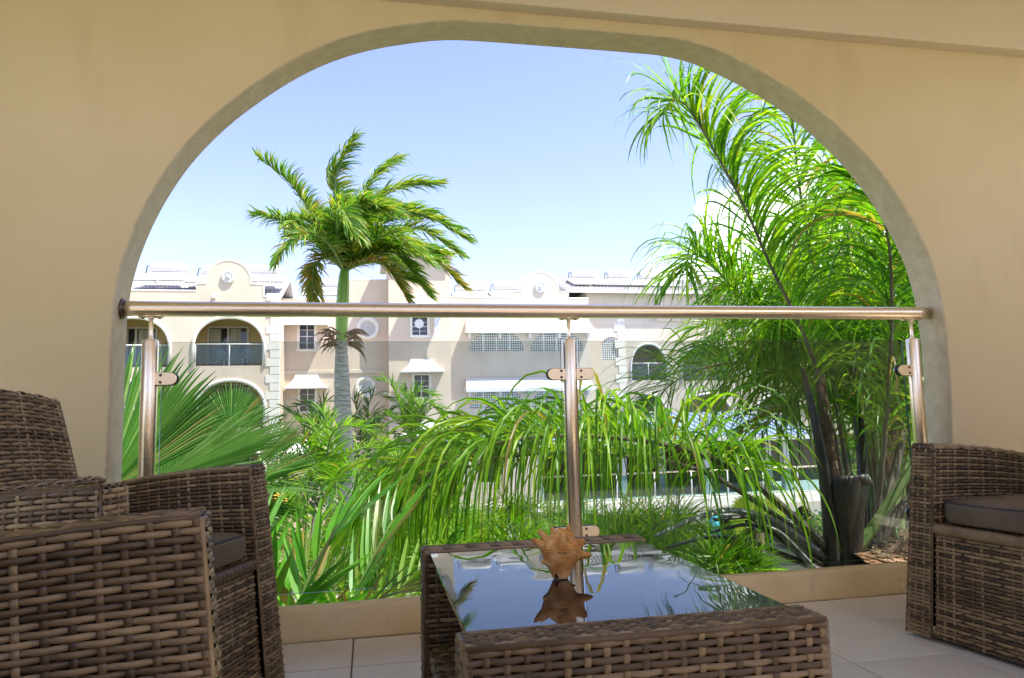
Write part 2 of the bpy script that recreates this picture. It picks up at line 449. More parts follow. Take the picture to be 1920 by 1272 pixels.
M['teal'] = noisy(mat('teal_canvas', rough=0.8), (0.05, 0.42, 0.50), (0.10, 0.52, 0.60), 6, 4)
M['plastic'] = mat('white_plastic', (0.78, 0.78, 0.78), 0.35)
# ground and plants
M['lawn'] = noisy(mat('lawn', rough=0.95, spec=0.1), (0.06, 0.11, 0.03), (0.11, 0.17, 0.05), 3, 8, bump=0.5, bscale=60, bdist=0.03)
M['paving'] = noisy(mat('pale_paving', rough=0.85), (0.42, 0.38, 0.32), (0.52, 0.47, 0.40), 2, 7, bump=0.2)
M['soil'] = noisy(mat('soil_and_husk', rough=1.0, spec=0.1), (0.10, 0.06, 0.035), (0.30, 0.17, 0.09), 18, 6, bump=0.9, bscale=40, bdist=0.03)
M['palm_bright'] = leafmat('bright_palm_leaf', [(0.06, 0.18, 0.008), (0.11, 0.28, 0.010), (0.19, 0.38, 0.014), (0.33, 0.48, 0.02)], 0.52, 0.38)
M['palm_deep'] = leafmat('deep_palm_leaf', [(0.04, 0.14, 0.010), (0.075, 0.21, 0.012), (0.13, 0.30, 0.014), (0.24, 0.38, 0.02)], 0.5, 0.36)
M['palm_royal'] = leafmat('royal_palm_leaf', [(0.05, 0.16, 0.022), (0.09, 0.23, 0.025), (0.18, 0.30, 0.03), (0.33, 0.36, 0.05)], 0.42, 0.4)
M['palm_yellow'] = leafmat('ageing_palm_leaf', [(0.09, 0.17, 0.02), (0.18, 0.23, 0.03), (0.30, 0.26, 0.045), (0.34, 0.20, 0.05)], 0.35, 0.5)
M['fan'] = leafmat('fan_palm_leaf', [(0.035, 0.13, 0.018), (0.06, 0.19, 0.025), (0.11, 0.26, 0.045), (0.20, 0.34, 0.10)], 0.33, 0.36)
M['fan_yellow'] = leafmat('yellow_fan_leaf', [(0.18, 0.30, 0.03), (0.30, 0.36, 0.04)], 0.4)
M['palm_lime'] = leafmat('lime_palm_leaf', [(0.07, 0.26, 0.015), (0.11, 0.33, 0.02), (0.16, 0.40, 0.03)], 0.42, 0.34)
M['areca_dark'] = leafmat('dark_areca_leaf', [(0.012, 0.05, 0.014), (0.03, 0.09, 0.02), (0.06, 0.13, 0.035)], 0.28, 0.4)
M['shrub'] = leafmat('shrub_leaf', [(0.03, 0.10, 0.015), (0.06, 0.17, 0.02), (0.13, 0.24, 0.03), (0.25, 0.30, 0.04)], 0.35, 0.45)
M['stem_green'] = noisy(mat('green_stem', rough=0.5), (0.09, 0.17, 0.04), (0.17, 0.25, 0.07), 8, 4)
M['crownshaft'] = noisy(mat('crownshaft_green', rough=0.35), (0.15, 0.30, 0.03), (0.22, 0.38, 0.05), 3, 4, stretch=(3, 3, 0.4))
M['stem_grey'] = noisy(mat('grey_brown_petiole', rough=0.6), (0.07, 0.06, 0.04), (0.16, 0.14, 0.09), 10, 5, stretch=(1, 1, 0.3), bump=0.4)
M['spathe'] = noisy(mat('dark_woody_spathe', rough=0.45), (0.018, 0.015, 0.011), (0.05, 0.04, 0.028), 10, 5, stretch=(6, 6, 0.6), bump=0.4)
M['spathe_grey'] = noisy(mat('weathered_grey_spathe', rough=0.55), (0.12, 0.125, 0.12), (0.34, 0.34, 0.32), 8, 6, stretch=(5, 5, 1), bump=0.5)
M['bark_brown'] = noisy(mat('fibrous_palm_bark', rough=0.95), (0.07, 0.045, 0.025), (0.20, 0.13, 0.075), 14, 6, stretch=(3, 3, 0.7), bump=0.9, bscale=30, bdist=0.02)
M['bark_grey'] = noisy(mat('ringed_grey_bark', rough=0.85), (0.27, 0.24, 0.195), (0.60, 0.55, 0.48), 5, 7, stretch=(1, 1, 5), bump=0.6, bscale=9, bdist=0.02)
M['fibre'] = noisy(mat('dry_brown_fibre', rough=0.95), (0.14, 0.09, 0.05), (0.34, 0.24, 0.15), 20, 5, stretch=(3, 3, 0.4))
M['fruit'] = noisy(mat('orange_fruit', rough=0.45), (0.55, 0.27, 0.02), (0.75, 0.45, 0.05), 20, 3)
M['shell'] = None

# ================================================================== THE BALCONY
YW, WT = 2.4617, 0.146           # inner face of the arched wall and its thickness
YR = YW + 0.075                  # railing line
BEAMZ = 2.187

def catmull(pts, per=6):
    P = [Vector(p) for p in pts]; o = []
    for i in range(len(P) - 1):
        p0, p1, p2, p3 = P[max(i - 1, 0)], P[i], P[i + 1], P[min(i + 2, len(P) - 1)]
        for k in range(per):
            t = k / per
            o.append(0.5 * ((2 * p1) + (p2 - p0) * t + (2 * p0 - 5 * p1 + 4 * p2 - p3) * t * t + (3 * p1 - p0 - 3 * p2 + p3) * t ** 3))
    o.append(P[-1]); return o

# floor: slab, then every tile
fl = MB().box(-3.2, 4.15, -2.5, YW + 0.01, -0.03, -0.006).build('floor', M['grout']); tag(fl, kind='structure')
TX, TY, G = 0.34, 0.33, 0.005
def tile_mesh(w, d):
    bm = MB().bev(-w / 2, w / 2, -d / 2, d / 2, -0.009, 0, 0.0016)
    me = bpy.data.meshes.new('tile'); me.from_pydata(bm.v, [], bm.f); me.materials.append(M['tile']); me.update(); return me
tm = tile_mesh(TX - G, TY - G); first_d = YW - 2.19
tm2 = tile_mesh(TX - G, first_d - G)
rt = random.Random(3)
for i in range(-9, 12):
    x = -0.05 + TX * (i + 0.5)
    o = link('tile', tm2, fl); o.location = (x, 2.19 + first_d / 2, rt.uniform(-0.0006, 0.0006))
    for j in range(13):
        o = link('tile', tm, fl); o.location = (x, 2.19 - TY * (j + 0.5), rt.uniform(-0.0006, 0.0006))
        o.rotation_euler = (rt.uniform(-1, 1) * 0.0012, rt.uniform(-1, 1) * 0.0012, 0)
tag(MB().box(-3.2, 4.15, -2.5, YW + WT, -0.34, -0.035).build('balcony_slab', M['concrete']), kind='structure')

# the arched wall
inner_px = [(205, 760), (207, 700), (209, 640), (213, 575), (222, 520), (239, 462), (264, 402), (298, 340), (345, 275), (405, 214), (470, 163), (545, 115), (620, 80), (700, 57), (790, 43), (855, 39), (930, 43), (1030, 51), (1130, 59), (1210, 66), (1272, 73), (1340, 92), (1420, 131), (1500, 180), (1580, 246), (1650, 322), (1702, 400), (1740, 475), (1760, 540), (1771, 600), (1778, 660), (1783, 740), (1786, 830)]
arch = [at(x, y, YW) for x, y in inner_px]
arch = [Vector((arch[0].x, YW, -0.02))] + catmull([Vector((arch[0].x, YW, 0.35))] + arch + [Vector((arch[-1].x, YW, 0.3))], 5) + [Vector((arch[-1].x, YW, -0.02))]
XL, XR = -3.2, 4.15
poly = [(XL, -0.02)] + [(p.x, p.z) for p in arch] + [(XR, -0.02), (XR, BEAMZ + 0.01), (XL, BEAMZ + 0.01)]
aw = empty('arch_wall', (0, YW, 0), label='cream plaster wall pierced by the wide flattened arch framing the garden', cat='wall')
mb = MB(); k = len(poly)
mb.add([(x, YW, z) for x, z in poly] + [(x, YW + WT, z) for x, z in poly], [list(range(k)), list(range(k, 2 * k))[::-1]])
mb.mi = 1
for i in range(k):
    j = (i + 1) % k
    mb.add([(poly[i][0], YW, poly[i][1]), (poly[i][0], YW + WT, poly[i][1]), (poly[j][0], YW + WT, poly[j][1]), (poly[j][0], YW, poly[j][1])], [(0, 1, 2, 3)])
o = mb.build('wall_panel', None, aw, mats=[M['plaster'], M['reveal']])
bm = bmesh.new(); bm.from_mesh(o.data)
bmesh.ops.remove_doubles(bm, verts=bm.verts, dist=1e-5); bmesh.ops.recalc_face_normals(bm, faces=bm.faces)
bm.to_mesh(o.data); bm.free()
bevel(o, 0.009, 3, 55); o.data.shade_smooth() if hasattr(o.data, 'shade_smooth') else None
wm = o.modifiers.new('wn', 'WEIGHTED_NORMAL'); wm.keep_sharp = True
o.location = (0, -YW, 0)
o = bevel(MB().box(XL, XR, YW - 0.055, YW + WT - 0.004, BEAMZ, 2.66).build('beam', M['ceiling'], aw), 0.006); o.location = (0, -YW, 0)
kb = MB(); nseg = 60
x0, x1 = arch[0].x + 0.002, arch[-1].x - 0.002
rk = random.Random(5)
prof = [(0.004, 0.0), (0.004, 0.093), (0.008, 0.102), (0.016, 0.107), (0.046, 0.107), (0.05, 0.1), (0.05, -0.03)]
vs = []
for i in range(nseg + 1):
    x = x0 + (x1 - x0) * i / nseg
    dz = 0.0022 * noise.noise(Vector((x * 3, 0, 0))); dy = 0.003 * noise.noise(Vector((x * 4, 5, 0)))
    for (a, b) in prof: vs.append((x, YW + a + dy * (b > 0.05), b + dz * (b > 0.05)))
np_ = len(prof)
kb.add(vs, [(i * np_ + j, (i + 1) * np_ + j, (i + 1) * np_ + j + 1, i * np_ + j + 1) for i in range(nseg) for j in range(np_ - 1)])
o = kb.build('kerb', M['kerb'], aw, smooth=True); o.location = (0, -YW, 0)
tag(MB().box(XL, XR, -0.75, YW - 0.056, 2.56, 2.66).build('ceiling', M['ceiling']), kind='structure')  # unseen; rear edge cut short so sun bounces in off the floor
for nm, bx in (('end_glare_screen', (XR - 0.15, XR - 0.001, -1.745, YW - 0.06, -0.004, 1.62)), ('back_glare_screen', (XL, XR, -1.9, -1.75, -0.004, 1.5))):  # unseen half walls added to keep bright sky out of the glass reflections
    tag(bevel(MB().box(*bx).build(nm, M['plaster']), 0.01), kind='structure')
tag(MB().box(XL, XR, YW + 0.0, YW + WT, -6.55, -0.345).build('outer_wall', M['facade_cool']), 'plain rendered wall of this building below the balcony', 'wall')

# ------------------------------------------------------------------ glass railing
rl = empty('glass_railing', (0, YR, 0), label='brushed steel and clear glass balustrade standing in the arch', cat='railing')
def rpart(mb, name, m, parent=rl, smooth=True, mats=None):
    o = mb.build(name, m, parent, smooth, mats)
    if parent is rl: o.location = (0, -YR, 0)
    return o
rail_r = 0.0254
rpart(MB().tube([(-0.80 + 0.05 * i, YR, 1.08) for i in range(62)], rail_r, 28), 'handrail', M['steel'])
o = rpart(MB().lathe([(0.0335, 0), (0.0345, 0.003), (0.03, 0.008)], (-0.795, YR, 1.08), 24, 'X'), 'wall_flange', M['dark_metal'])
def stadium(xc, zc, w, h, y0, y1, sgn):
    """flat clamp plate, square end at xc, round end w away on side sgn"""
    r = h / 2; p = [(xc, zc - r), (xc, zc + r)]
    cx = xc + sgn * (w - r)
    arc = [(cx + sgn * r * math.sin(a), zc + r * math.cos(a)) for a in [math.pi * k / 12 for k in range(13)]]
    p = p + arc
    if sgn > 0: p = p[::-1]
    return MB().prism(p, y0, y1)
for pi, px in enumerate((-0.7045, 0.7210, 2.1670)):
    post = rpart(MB().lathe([(rail_r, -0.12), (rail_r, 0.9725), (rail_r - 0.0015, 0.9755), (rail_r - 0.004, 0.9768), (0.0, 0.977)], (px, YR, 0), 28), 'post', M['steel'])
    rpart(MB().lathe([(0.012, 0.9765), (0.0085, 0.982), (0.007, 0.986), (0.007, 1.043), (0.0115, 1.049), (0.0115, 1.052)], (px, YR, 0), 16), 'stem', M['steel'], post)
    sp = MB()
    pts = []
    for a in range(-4, 5):
        for xx in (-0.038, 0.038):
            w = R(a * 9); pts.append((px + xx * (1 - 0.02 * abs(a)), YR + math.sin(w) * (rail_r + 0.002), 1.08 - math.cos(w) * (rail_r + 0.0025)))
    sp.add(pts, [(2 * i, 2 * i + 1, 2 * i + 3, 2 * i + 2) for i in range(8)])
    o = rpart(sp, 'saddle_plate', M['steel'], post); sol = o.modifiers.new('s', 'SOLIDIFY'); sol.thickness = 0.003
    for sx in (-0.026, 0.026):
        rpart(MB().lathe([(0.005, 0), (0.005, 0.003), (0.003, 0.005)], (px + sx, YR, 1.0465), 10), 'screw', M['dark_metal'], post)
    for sg in ((1,), (-1, 1), (-1,))[pi]:
        for zc in (0.8475, 0.2835):
            e = px + sg * (rail_r - 0.004)
            for (ya, yb) in ((YR - 0.016, YR - 0.0065), (YR + 0.0065, YR + 0.016)):
                c = rpart(stadium(e, zc, 0.066, 0.042, ya, yb, sg), 'clamp', M['steel'], post, smooth=False); fixn(c); bevel(c, 0.0016, 2, 50)
            g = rpart(stadium(e, zc, 0.0685, 0.044, YR - 0.0063, YR + 0.0063, sg), 'gasket', M['rubber'], post, smooth=False); fixn(g)
            for dz in (-0.0115, 0.0115):
                rpart(MB().lathe([(0.0, -0.0015), (0.0046, -0.0015), (0.0046, 0.001)], (e + sg * 0.016, YR - 0.016, zc + dz), 12, 'Y'), 'screw', M['dark_metal'], post)
for (xa, xb, zb) in ((-0.668, 0.688, 0.136), (0.755, 2.117, 0.117)):
    g = MB().box(xa, xb, YR - 0.005, YR + 0.005, zb, 0.969)
    g.m = [1, 1, 0, 0, 1, 1]
    o = rpart(g, 'glass_panel', None, rl, False, [M['glass'], M['glass_edge']])

# ------------------------------------------------------------------ wicker
def weave(patch, nu, nv, root, single=None, amp=0.0030, lift=0.0045, wf=0.43, ww=0.0048, sign=1.0, stuff=None, wnames=('strand', 'stake')):
    """woven patch. patch(u, v) -> xyz arrays; nu warp bays, nv rows. single: parent for one object per strand, else joined into `stuff` (MB)"""
    def pn(u, v):
        e = 1e-3
        p = patch(u, v)
        du = patch(u + e, v) - patch(u - e, v); dv = patch(u, v + e) - patch(u, v - e)
        n = np.cross(du, dv); n /= np.maximum(np.linalg.norm(n, axis=-1, keepdims=True), 1e-12)
        return p, n * sign
    def emit(V, F, name):
        if single is None:
            b = len(stuff.v); stuff.v.extend(map(tuple, V.tolist())); stuff.f.extend((F + b).tolist()); stuff.m.extend([0] * len(F))
        else:
            me = bpy.data.meshes.new(name); me.from_pydata(V.tolist(), [], F.tolist()); me.materials.append(M['wicker'])
            me.polygons.foreach_set('use_smooth', [True] * len(F)); me.update()
            link(name, me, single)
    seg = 4
    us = np.linspace(0, 1, nu * seg + 1)
    offv = np.array([-wf, -wf * 0.62, 0, wf * 0.62, wf]); offn = np.array([-0.0032, -0.0004, 0.0004, -0.0004, -0.0032])
    K = len(offv); nus = len(us)
    F = np.array([[a * nus + b, a * nus + b + 1, (a + 1) * nus + b + 1, (a + 1) * nus + b] for a in range(K - 1) for b in range(nus - 1)])
    if sign < 0: F = F[:, ::-1]
    for i in range(nv):
        jit = random.uniform(-0.05, 0.05)
        uu, ov = np.meshgrid(us, (i + 0.5 + offv + jit) / nv)
        p, n = pn(uu, ov)
        ph = np.cos(np.pi * (uu * nu + i))
        h = lift + amp * ph + offn[:, None] + random.uniform(-0.0004, 0.0004)
        emit((p + n * h[..., None]).reshape(-1, 3), F, wnames[0])
    vs_ = np.linspace(0, 1, nv * 2 + 1); nvs = len(vs_)
    F2 = np.array([[a * nvs + b, a * nvs + b + 1, (a + 1) * nvs + b + 1, (a + 1) * nvs + b] for a in range(3) for b in range(nvs - 1)])
    if sign > 0: F2 = F2[:, ::-1]
    p, _ = pn(np.array([0.0, 1.0]), np.array([0.5, 0.5])); wid = max(float(np.linalg.norm(p[1] - p[0])), 1e-4)
    du = ww / wid
    for kx in range(nu + 1):
        c = min(max(kx / nu, du), 1 - du)
        vv, ou = np.meshgrid(vs_, c + np.array([-du, -du * 0.55, du * 0.55, du]))
        p, n = pn(ou, vv)
        ph = np.cos(np.pi * (vv * nv - 0.5 + kx))
        h = lift - 0.0012 - amp * 0.9 * ph + np.array([-0.002, 0, 0, -0.002])[:, None]
        emit((p + n * h[..., None]).reshape(-1, 3), F2, wnames[1])
def A3(x, y, z):
    x, y, z = np.broadcast_arrays(x, y, z); return np.stack([x, y, z], -1).astype(float)
def grid(mb, patch, nu=8, nv=8, off=0.0):
    us, vs_ = np.meshgrid(np.linspace(0, 1, nu + 1), np.linspace(0, 1, nv + 1))
    p = patch(us, vs_).reshape(-1, 3)
    mb.add(p.tolist(), [(a * (nu + 1) + b, a * (nu + 1) + b + 1, (a + 1) * (nu + 1) + b + 1, (a + 1) * (nu + 1) + b) for a in range(nv) for b in range(nu)])
def rounded_cushion(name, x0, x1, y0, y1, z0, z1, parent):
    bm = bmesh.new(); bmesh.ops.create_cube(bm, size=2); bmesh.ops.subdivide_edges(bm, edges=list(bm.edges), cuts=17, use_grid_fill=True)
    hx, hy, hz = (x1 - x0) / 2, (y1 - y0) / 2, (z1 - z0) / 2
    cx, cy, cz = (x0 + x1) / 2, (y0 + y1) / 2, (z0 + z1) / 2
    for v in bm.verts:
        x, y, z = v.co
        p = 9.0; k = (abs(x) ** p + abs(y) ** p + abs(z) ** p) ** (1 / p)
        X, Y, Z = x / k, y / k, z / k
        puff = (1 - X * X) * (1 - Y * Y)
        wob = 0.004 * noise.noise(Vector((X * 2.4, Y * 2.4, Z)))
        Z2 = Z * hz + (0.016 * puff + wob * puff ** 0.3 if Z > 0 else 0)
        bul = 1 + 0.012 * (1 - Z * Z)
        v.co = (cx + X * hx * bul, cy + Y * hy * bul, cz + Z2)
    me = bpy.data.meshes.new(name); bm.to_mesh(me); bm.free(); me.materials.append(M['cushion'])
    me.polygons.foreach_set('use_smooth', [True] * len(me.polygons))
    o = link(name, me, parent)
    pts = []
    for k in range(73):
        a = 2 * math.pi * k / 72; c, s = math.cos(a), math.sin(a); q_ = (abs(c) ** 9 + abs(s) ** 9) ** (-1 / 9)
        pts.append((cx + c * q_ * hx * 0.985, cy + s * q_ * hy * 0.985, z1 - 0.006 + 0.002 * math.sin(5 * a)))
    MB().tube(pts, 0.0035, 8, cap=False).build('piping', M['piping'], o, True)
    return o

CW, SPL, RAKE, AT = 0.62, 0.035, 0.05, 0.07
def make_chair(loc, facing_deg, label, singles, cushion=True, CW=0.62):
    KW = CW / 0.62
    t = empty('wicker_armchair', (loc[0], loc[1], 0), R(facing_deg), label, 'armchair', 'brown wicker armchairs on the balcony')
    core = MB(); rest = MB()
    ztop = lambda s: 0.58 - 0.03 * s - 0.19 * s * s
    sp = lambda z: SPL * (1 - z / 0.58)
    rk = lambda z: RAKE * (1 - z / 0.58)
    def arm(side):                    # side +1: arm at y = CW, -1: arm at y = 0
        Y = (lambda y: y) if side > 0 else (lambda y: CW - y)
        def outer(u, v):
            s = 0.58 * u; z = 0.012 + v * (ztop(s) - 0.012); return A3(-s + rk(z) * (1 - u), Y(CW + sp(z)), z)
        def inner(u, v):
            s = 0.56 * u; z = 0.33 + v * (ztop(s) - 0.33); return A3(-s + rk(z) * (1 - u), Y(CW - AT + 0.5 * sp(z)), z)
        def front(u, v):
            z = 0.012 + v * (0.58 - 0.012); return A3(rk(z), Y(CW - AT + 0.5 * sp(z) + u * (AT + 0.5 * sp(z))), z)
        def top(u, v):
            s = 0.58 * u; return A3(-s, Y(CW - AT + v * AT), ztop(s))
        return outer, inner, front, top
    panels = {}
    for side, nm in ((1, 'a'), (-1, 'b')):
        o_, i_, f_, t_ = arm(side)
        panels['outer_' + nm] = (o_, 20, 54, side * 1.0 if True else 1, ); panels['inner_' + nm] = (i_, 19, 24, -side * 1.0)
        panels['front_' + nm] = (f_, 3, 54, side * 1.0); panels['top_' + nm] = (t_, 20, 7, -side * 1.0)
    def fpanel(u, v):
        z = 0.012 + v * 0.302; return A3(-0.014 + rk(z) * 0.9, AT - 0.5 * sp(z) + u * (CW - 2 * AT + sp(z)), z)
    panels['seat_front'] = (fpanel, round(17 * KW), 29, 1.0)
    def bfront(u, v):
        y = 0.075 + 0.03 * v * v + u * (CW - 0.15 - 0.06 * v * v); zt = 0.79 - 0.02 * ((y - CW / 2) / (0.2 * KW)) ** 2
        return A3(-0.45 - 0.10 * v, y, 0.34 + v * (zt - 0.34))
    def brear(u, v):
        y = 0.02 + 0.09 * v * v + u * (CW - 0.04 - 0.18 * v * v); zt = 0.79 - 0.02 * ((y - CW / 2) / (0.2 * KW)) ** 2
        return A3(-0.58 - 0.045 * v, y, 0.012 + v * (zt - 0.012))
    def btop(u, v):
        y = 0.105 + u * (CW - 0.21); zt = 0.79 - 0.02 * ((y - CW / 2) / (0.2 * KW)) ** 2
        return A3(-0.55 - 0.075 * v, y, zt)
    panels['back'] = (bfront, round(16 * KW), 43, 1.0)
    panels['rear'] = (brear, round(20 * KW), 70, -1.0)
    panels['back_top'] = (btop, round(14 * KW), 6, 1.0)
    def railf(u, v): return A3(-0.425 - 0.015 * v, 0.055 + u * (CW - 0.11), 0.47 + v * 0.085)
    def railt(u, v): return A3(-0.44 - 0.06 * v, 0.055 + u * (CW - 0.11), 0.555)
    panels['lumbar'] = (railf, round(17 * KW), 8, 1.0); panels['lumbar_top'] = (railt, round(17 * KW), 5, 1.0)
    def seat(u, v): return A3(-0.46 * v, AT + u * (CW - 2 * AT), 0.342)
    panels['seat'] = (seat, round(16 * KW), 40, 1.0)
    want = {'outer_a': (0, 1, 0), 'outer_b': (0, -1, 0), 'inner_a': (0, -1, 0), 'inner_b': (0, 1, 0), 'front_a': (1, 0, 0), 'front_b': (1, 0, 0), 'top_a': (0, 0, 1), 'top_b': (0, 0, 1), 'seat_front': (1, 0, 0), 'back': (1, 0, 0), 'rear': (-1, 0, 0), 'back_top': (0, 0, 1), 'lumbar': (1, 0, 0), 'lumbar_top': (0, 0, 1), 'seat': (0, 0, 1)}
    part_of = {}
    for nm, lab in (('a', 'arm'), ('b', 'arm'), ('back', 'backrest'), ('seat', 'seat_front')):
        part_of[nm] = None
    cores = {'a': MB(), 'b': MB(), 'back': MB(), 'seat': MB()}
    def grp(k): return 'a' if k.endswith('_a') else 'b' if k.endswith('_b') else 'seat' if k.startswith('seat') else 'back'
    for k, pdat in panels.items(): grid(cores[grp(k)], pdat[0], 10, 8)
    # closing faces of the backrest sides
    bb = cores['back']
    for u0 in (0, 1):
        vsn = np.linspace(0, 1, 9); a = bfront(np.full(9, u0), vsn); b = brear(np.full(9, u0), 0.34 / 0.79 + vsn * 0.57)
        for i in range(8): bb.add([a[i], a[i + 1], b[i + 1], b[i]], [(0, 1, 2, 3)])
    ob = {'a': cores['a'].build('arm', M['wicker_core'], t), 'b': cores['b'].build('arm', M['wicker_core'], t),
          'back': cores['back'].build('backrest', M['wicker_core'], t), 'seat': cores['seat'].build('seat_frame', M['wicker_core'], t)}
    for k, (f, nu, nv, _) in panels.items():
        c = np.array([0.5]); e = 1e-3
        n = np.cross((f(c + e, c) - f(c - e, c))[0], (f(c, c + e) - f(c, c - e))[0])
        sg = 1.0 if np.dot(n, want[k]) > 0 else -1.0
        weave(f, nu, nv, t, ob[grp(k)] if k in singles else None, sign=sg, stuff=rest)
    o = rest.build('weave', M['wicker'], t, True); tag(o, kind='stuff')
    # edging strands along the corners and the wrapped bar under the seat cushion
    for side in (1, -1):
        fr = arm(side)[2]; vsn = np.linspace(0, 1, 14)
        for u0 in (0.0, 1.0):
            P_ = fr(np.full(14, u0), vsn); MB().tube([Vector(p) + Vector((0.001, 0, 0)) for p in P_], 0.0042, 8).build('edging', M['wicker'], ob['a' if side > 0 else 'b'], True)
        tp = arm(side)[3]
        for v0 in (0.0, 1.0):
            P_ = tp(np.linspace(0, 1, 14), np.full(14, v0)); MB().tube([Vector(p) + Vector((0, 0, 0.001)) for p in P_], 0.0042, 8).build('edging', M['wicker'], ob['a' if side > 0 else 'b'], True)
    for u0 in (0.0, 1.0):
        P_ = bfront(np.full(14, u0), np.linspace(0, 1, 14)); MB().tube([Vector(p) for p in P_], 0.006, 8).build('edging', M['wicker'], ob['back'], True)
    n = 150
    MB().tube([(0.012, AT - 0.004 + (CW - 2 * AT + 0.008) * i / n, 0.331) for i in range(n + 1)], [0.0155 + 0.0016 * abs(math.sin(i * 0.55)) for i in range(n + 1)], 12).build('seat_bar', M['wicker'], t, True)
    if cushion:
        rounded_cushion('cushion', -0.43, 0.020, AT + 0.012, CW - AT - 0.012, 0.349, 0.420, t)
    return t
make_chair((-0.500, 1.510), -20.15, 'wicker armchair with charcoal cushion by the left jamb, facing the glass table', {'inner_a', 'front_a', 'seat_front', 'back', 'outer_b', 'top_b'})
make_chair((-0.106, 0.130), 7.0, 'cushionless wicker armchair in the left foreground, only one arm in view', {'inner_a', 'front_a', 'top_a'}, cushion=False, CW=0.95)
make_chair((1.685, 2.005), 188.45, 'wicker armchair with charcoal cushion at the right edge beside the right jamb', {'inner_b', 'front_b', 'seat_front', 'top_b'})

# ------------------------------------------------------------------ coffee table
tb = empty('coffee_table', (0.43, 1.5, 0), label='low wicker coffee table with reflective dark glass top', cat='table')
def tpart(o): o.location = (-0.43, -1.5, 0); return o
X0, X1, TZ = 0.138, 0.728, 0.358
def boxpanel(name, xa, xb, ya, yb, za, zb, rows_single=True, pitch=0.0125):
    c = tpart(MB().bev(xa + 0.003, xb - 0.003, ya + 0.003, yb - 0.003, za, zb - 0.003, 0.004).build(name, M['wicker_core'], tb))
    rest = MB()
    f = {'front': (lambda u, v: A3(xa + u * (xb - xa), ya, za + v * (zb - za)), round((xb - xa) / 0.031), round((zb - za) / pitch), (0, -1, 0)),
         'back': (lambda u, v: A3(xa + u * (xb - xa), yb, za + v * (zb - za)), round((xb - xa) / 0.031), round((zb - za) / pitch), (0, 1, 0)),
         'top': (lambda u, v: A3(xa + u * (xb - xa), ya + v * (yb - ya), zb), round((xb - xa) / 0.031), max(3, round((yb - ya) / 0.0105)), (0, 0, 1)),
         'left': (lambda u, v: A3(xa, ya + u * (yb - ya), za + v * (zb - za)), max(2, round((yb - ya) / 0.025)), round((zb - za) / pitch), (-1, 0, 0)),
         'right': (lambda u, v: A3(xb, ya + u * (yb - ya), za + v * (zb - za)), max(2, round((yb - ya) / 0.025)), round((zb - za) / pitch), (1, 0, 0))}
    for k, (fn, nu, nv, w) in f.items():
        cc = np.array([0.5]); e = 1e-3
        n = np.cross((fn(cc + e, cc) - fn(cc - e, cc))[0], (fn(cc, cc + e) - fn(cc, cc - e))[0])
        weave(fn, nu, nv, tb, c if (rows_single and k in ('front', 'top')) else None, sign=1.0 if np.dot(n, w) > 0 else -1.0, stuff=rest, ww=0.0055, amp=0.0027)
    o = rest.build('weave', M['wicker'], c, True); tag(o, kind='stuff')
    for (x, y) in ((xa, ya), (xb, ya), (xa, yb), (xb, yb)):
        MB().tube([(x, y, za), (x, y, zb)], 0.006, 8).build('edging', M['wicker'], c, True)
    for pts in (((xa, ya, zb), (xb, ya, zb)), ((xa, yb, zb), (xb, yb, zb)), ((xa, ya, zb), (xa, yb, zb)), ((xb, ya, zb), (xb, yb, zb))):
        MB().tube(pts, 0.006, 8).build('edging', M['wicker'], c, True)
    return c
boxpanel('end_panel', X0, X1, 1.095, 1.170, 0.012, TZ)
boxpanel('end_panel', X0, X1, 1.885, 1.962, 0.012, TZ)
# lower shelf
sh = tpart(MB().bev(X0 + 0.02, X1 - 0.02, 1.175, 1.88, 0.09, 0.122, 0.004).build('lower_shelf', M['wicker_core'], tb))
rest = MB()
weave(lambda u, v: A3(X0 + 0.015 + u * (X1 - X0 - 0.03), 1.178 + v * 0.70, 0.124), 20, 52, tb, None, sign=1.0, stuff=rest, ww=0.008)
weave(lambda u, v: A3(X0 + 0.015, 1.178 + u * 0.70, 0.088 + v * 0.036), 24, 3, tb, None, sign=-1.0, stuff=rest)
tag(rest.build('weave', M['wicker'], sh, True), kind='stuff')
for y in (1.23, 1.83):
    tpart(MB().box(X0 + 0.03, X1 - 0.03, y - 0.015, y + 0.015, 0.318, 0.348).build('support_rail', M['wicker_core'], tb))
g = MB().bev(X0 + 0.012, X1 - 0.012, 1.180, 1.878, TZ - 0.008, TZ + 0.002, 0.0012)
tpart(g.build('glass_top', M['tabletop'], tb))

# ------------------------------------------------------------------ conch shell
def shellmat():
    m = mat('conch_shell', rough=0.55, spec=0.35)
    t = m.node_tree; b = bsdf(m)
    c = N(t, 'ShaderNodeTexCoord'); n = N(t, 'ShaderNodeTexNoise'); n.inputs['Scale'].default_value = 38; n.inputs['Detail'].default_value = 6
    t.links.new(c.outputs['Object'], n.inputs['Vector'])
    ramp = N(t, 'ShaderNodeValToRGB'); el = ramp.color_ramp.elements; el.new(0.5)
    for e, p, cc in zip(el, (0.3, 0.5, 0.72), ((0.44, 0.15, 0.028), (0.70, 0.33, 0.08), (0.86, 0.56, 0.25))):
        e.position = p; e.color = (*cc, 1)
    t.links.new(n.outputs['Fac'], ramp.inputs[0]); t.links.new(ramp.outputs[0], b.inputs['Base Color'])
    w = N(t, 'ShaderNodeTexWave', wave_type='BANDS', bands_direction='Z'); w.inputs['Scale'].default_value = 95; w.inputs['Distortion'].default_value = 2.5
    w.inputs['Detail'].default_value = 2
    t.links.new(c.outputs['Object'], w.inputs['Vector'])
    bp = N(t, 'ShaderNodeBump'); bp.inputs['Strength'].default_value = 0.55; bp.inputs['Distance'].default_value = 0.002
    t.links.new(w.outputs['Fac'], bp.inputs['Height']); t.links.new(bp.outputs[0], b.inputs['Normal'])
    return m
M['shell'] = shellmat()
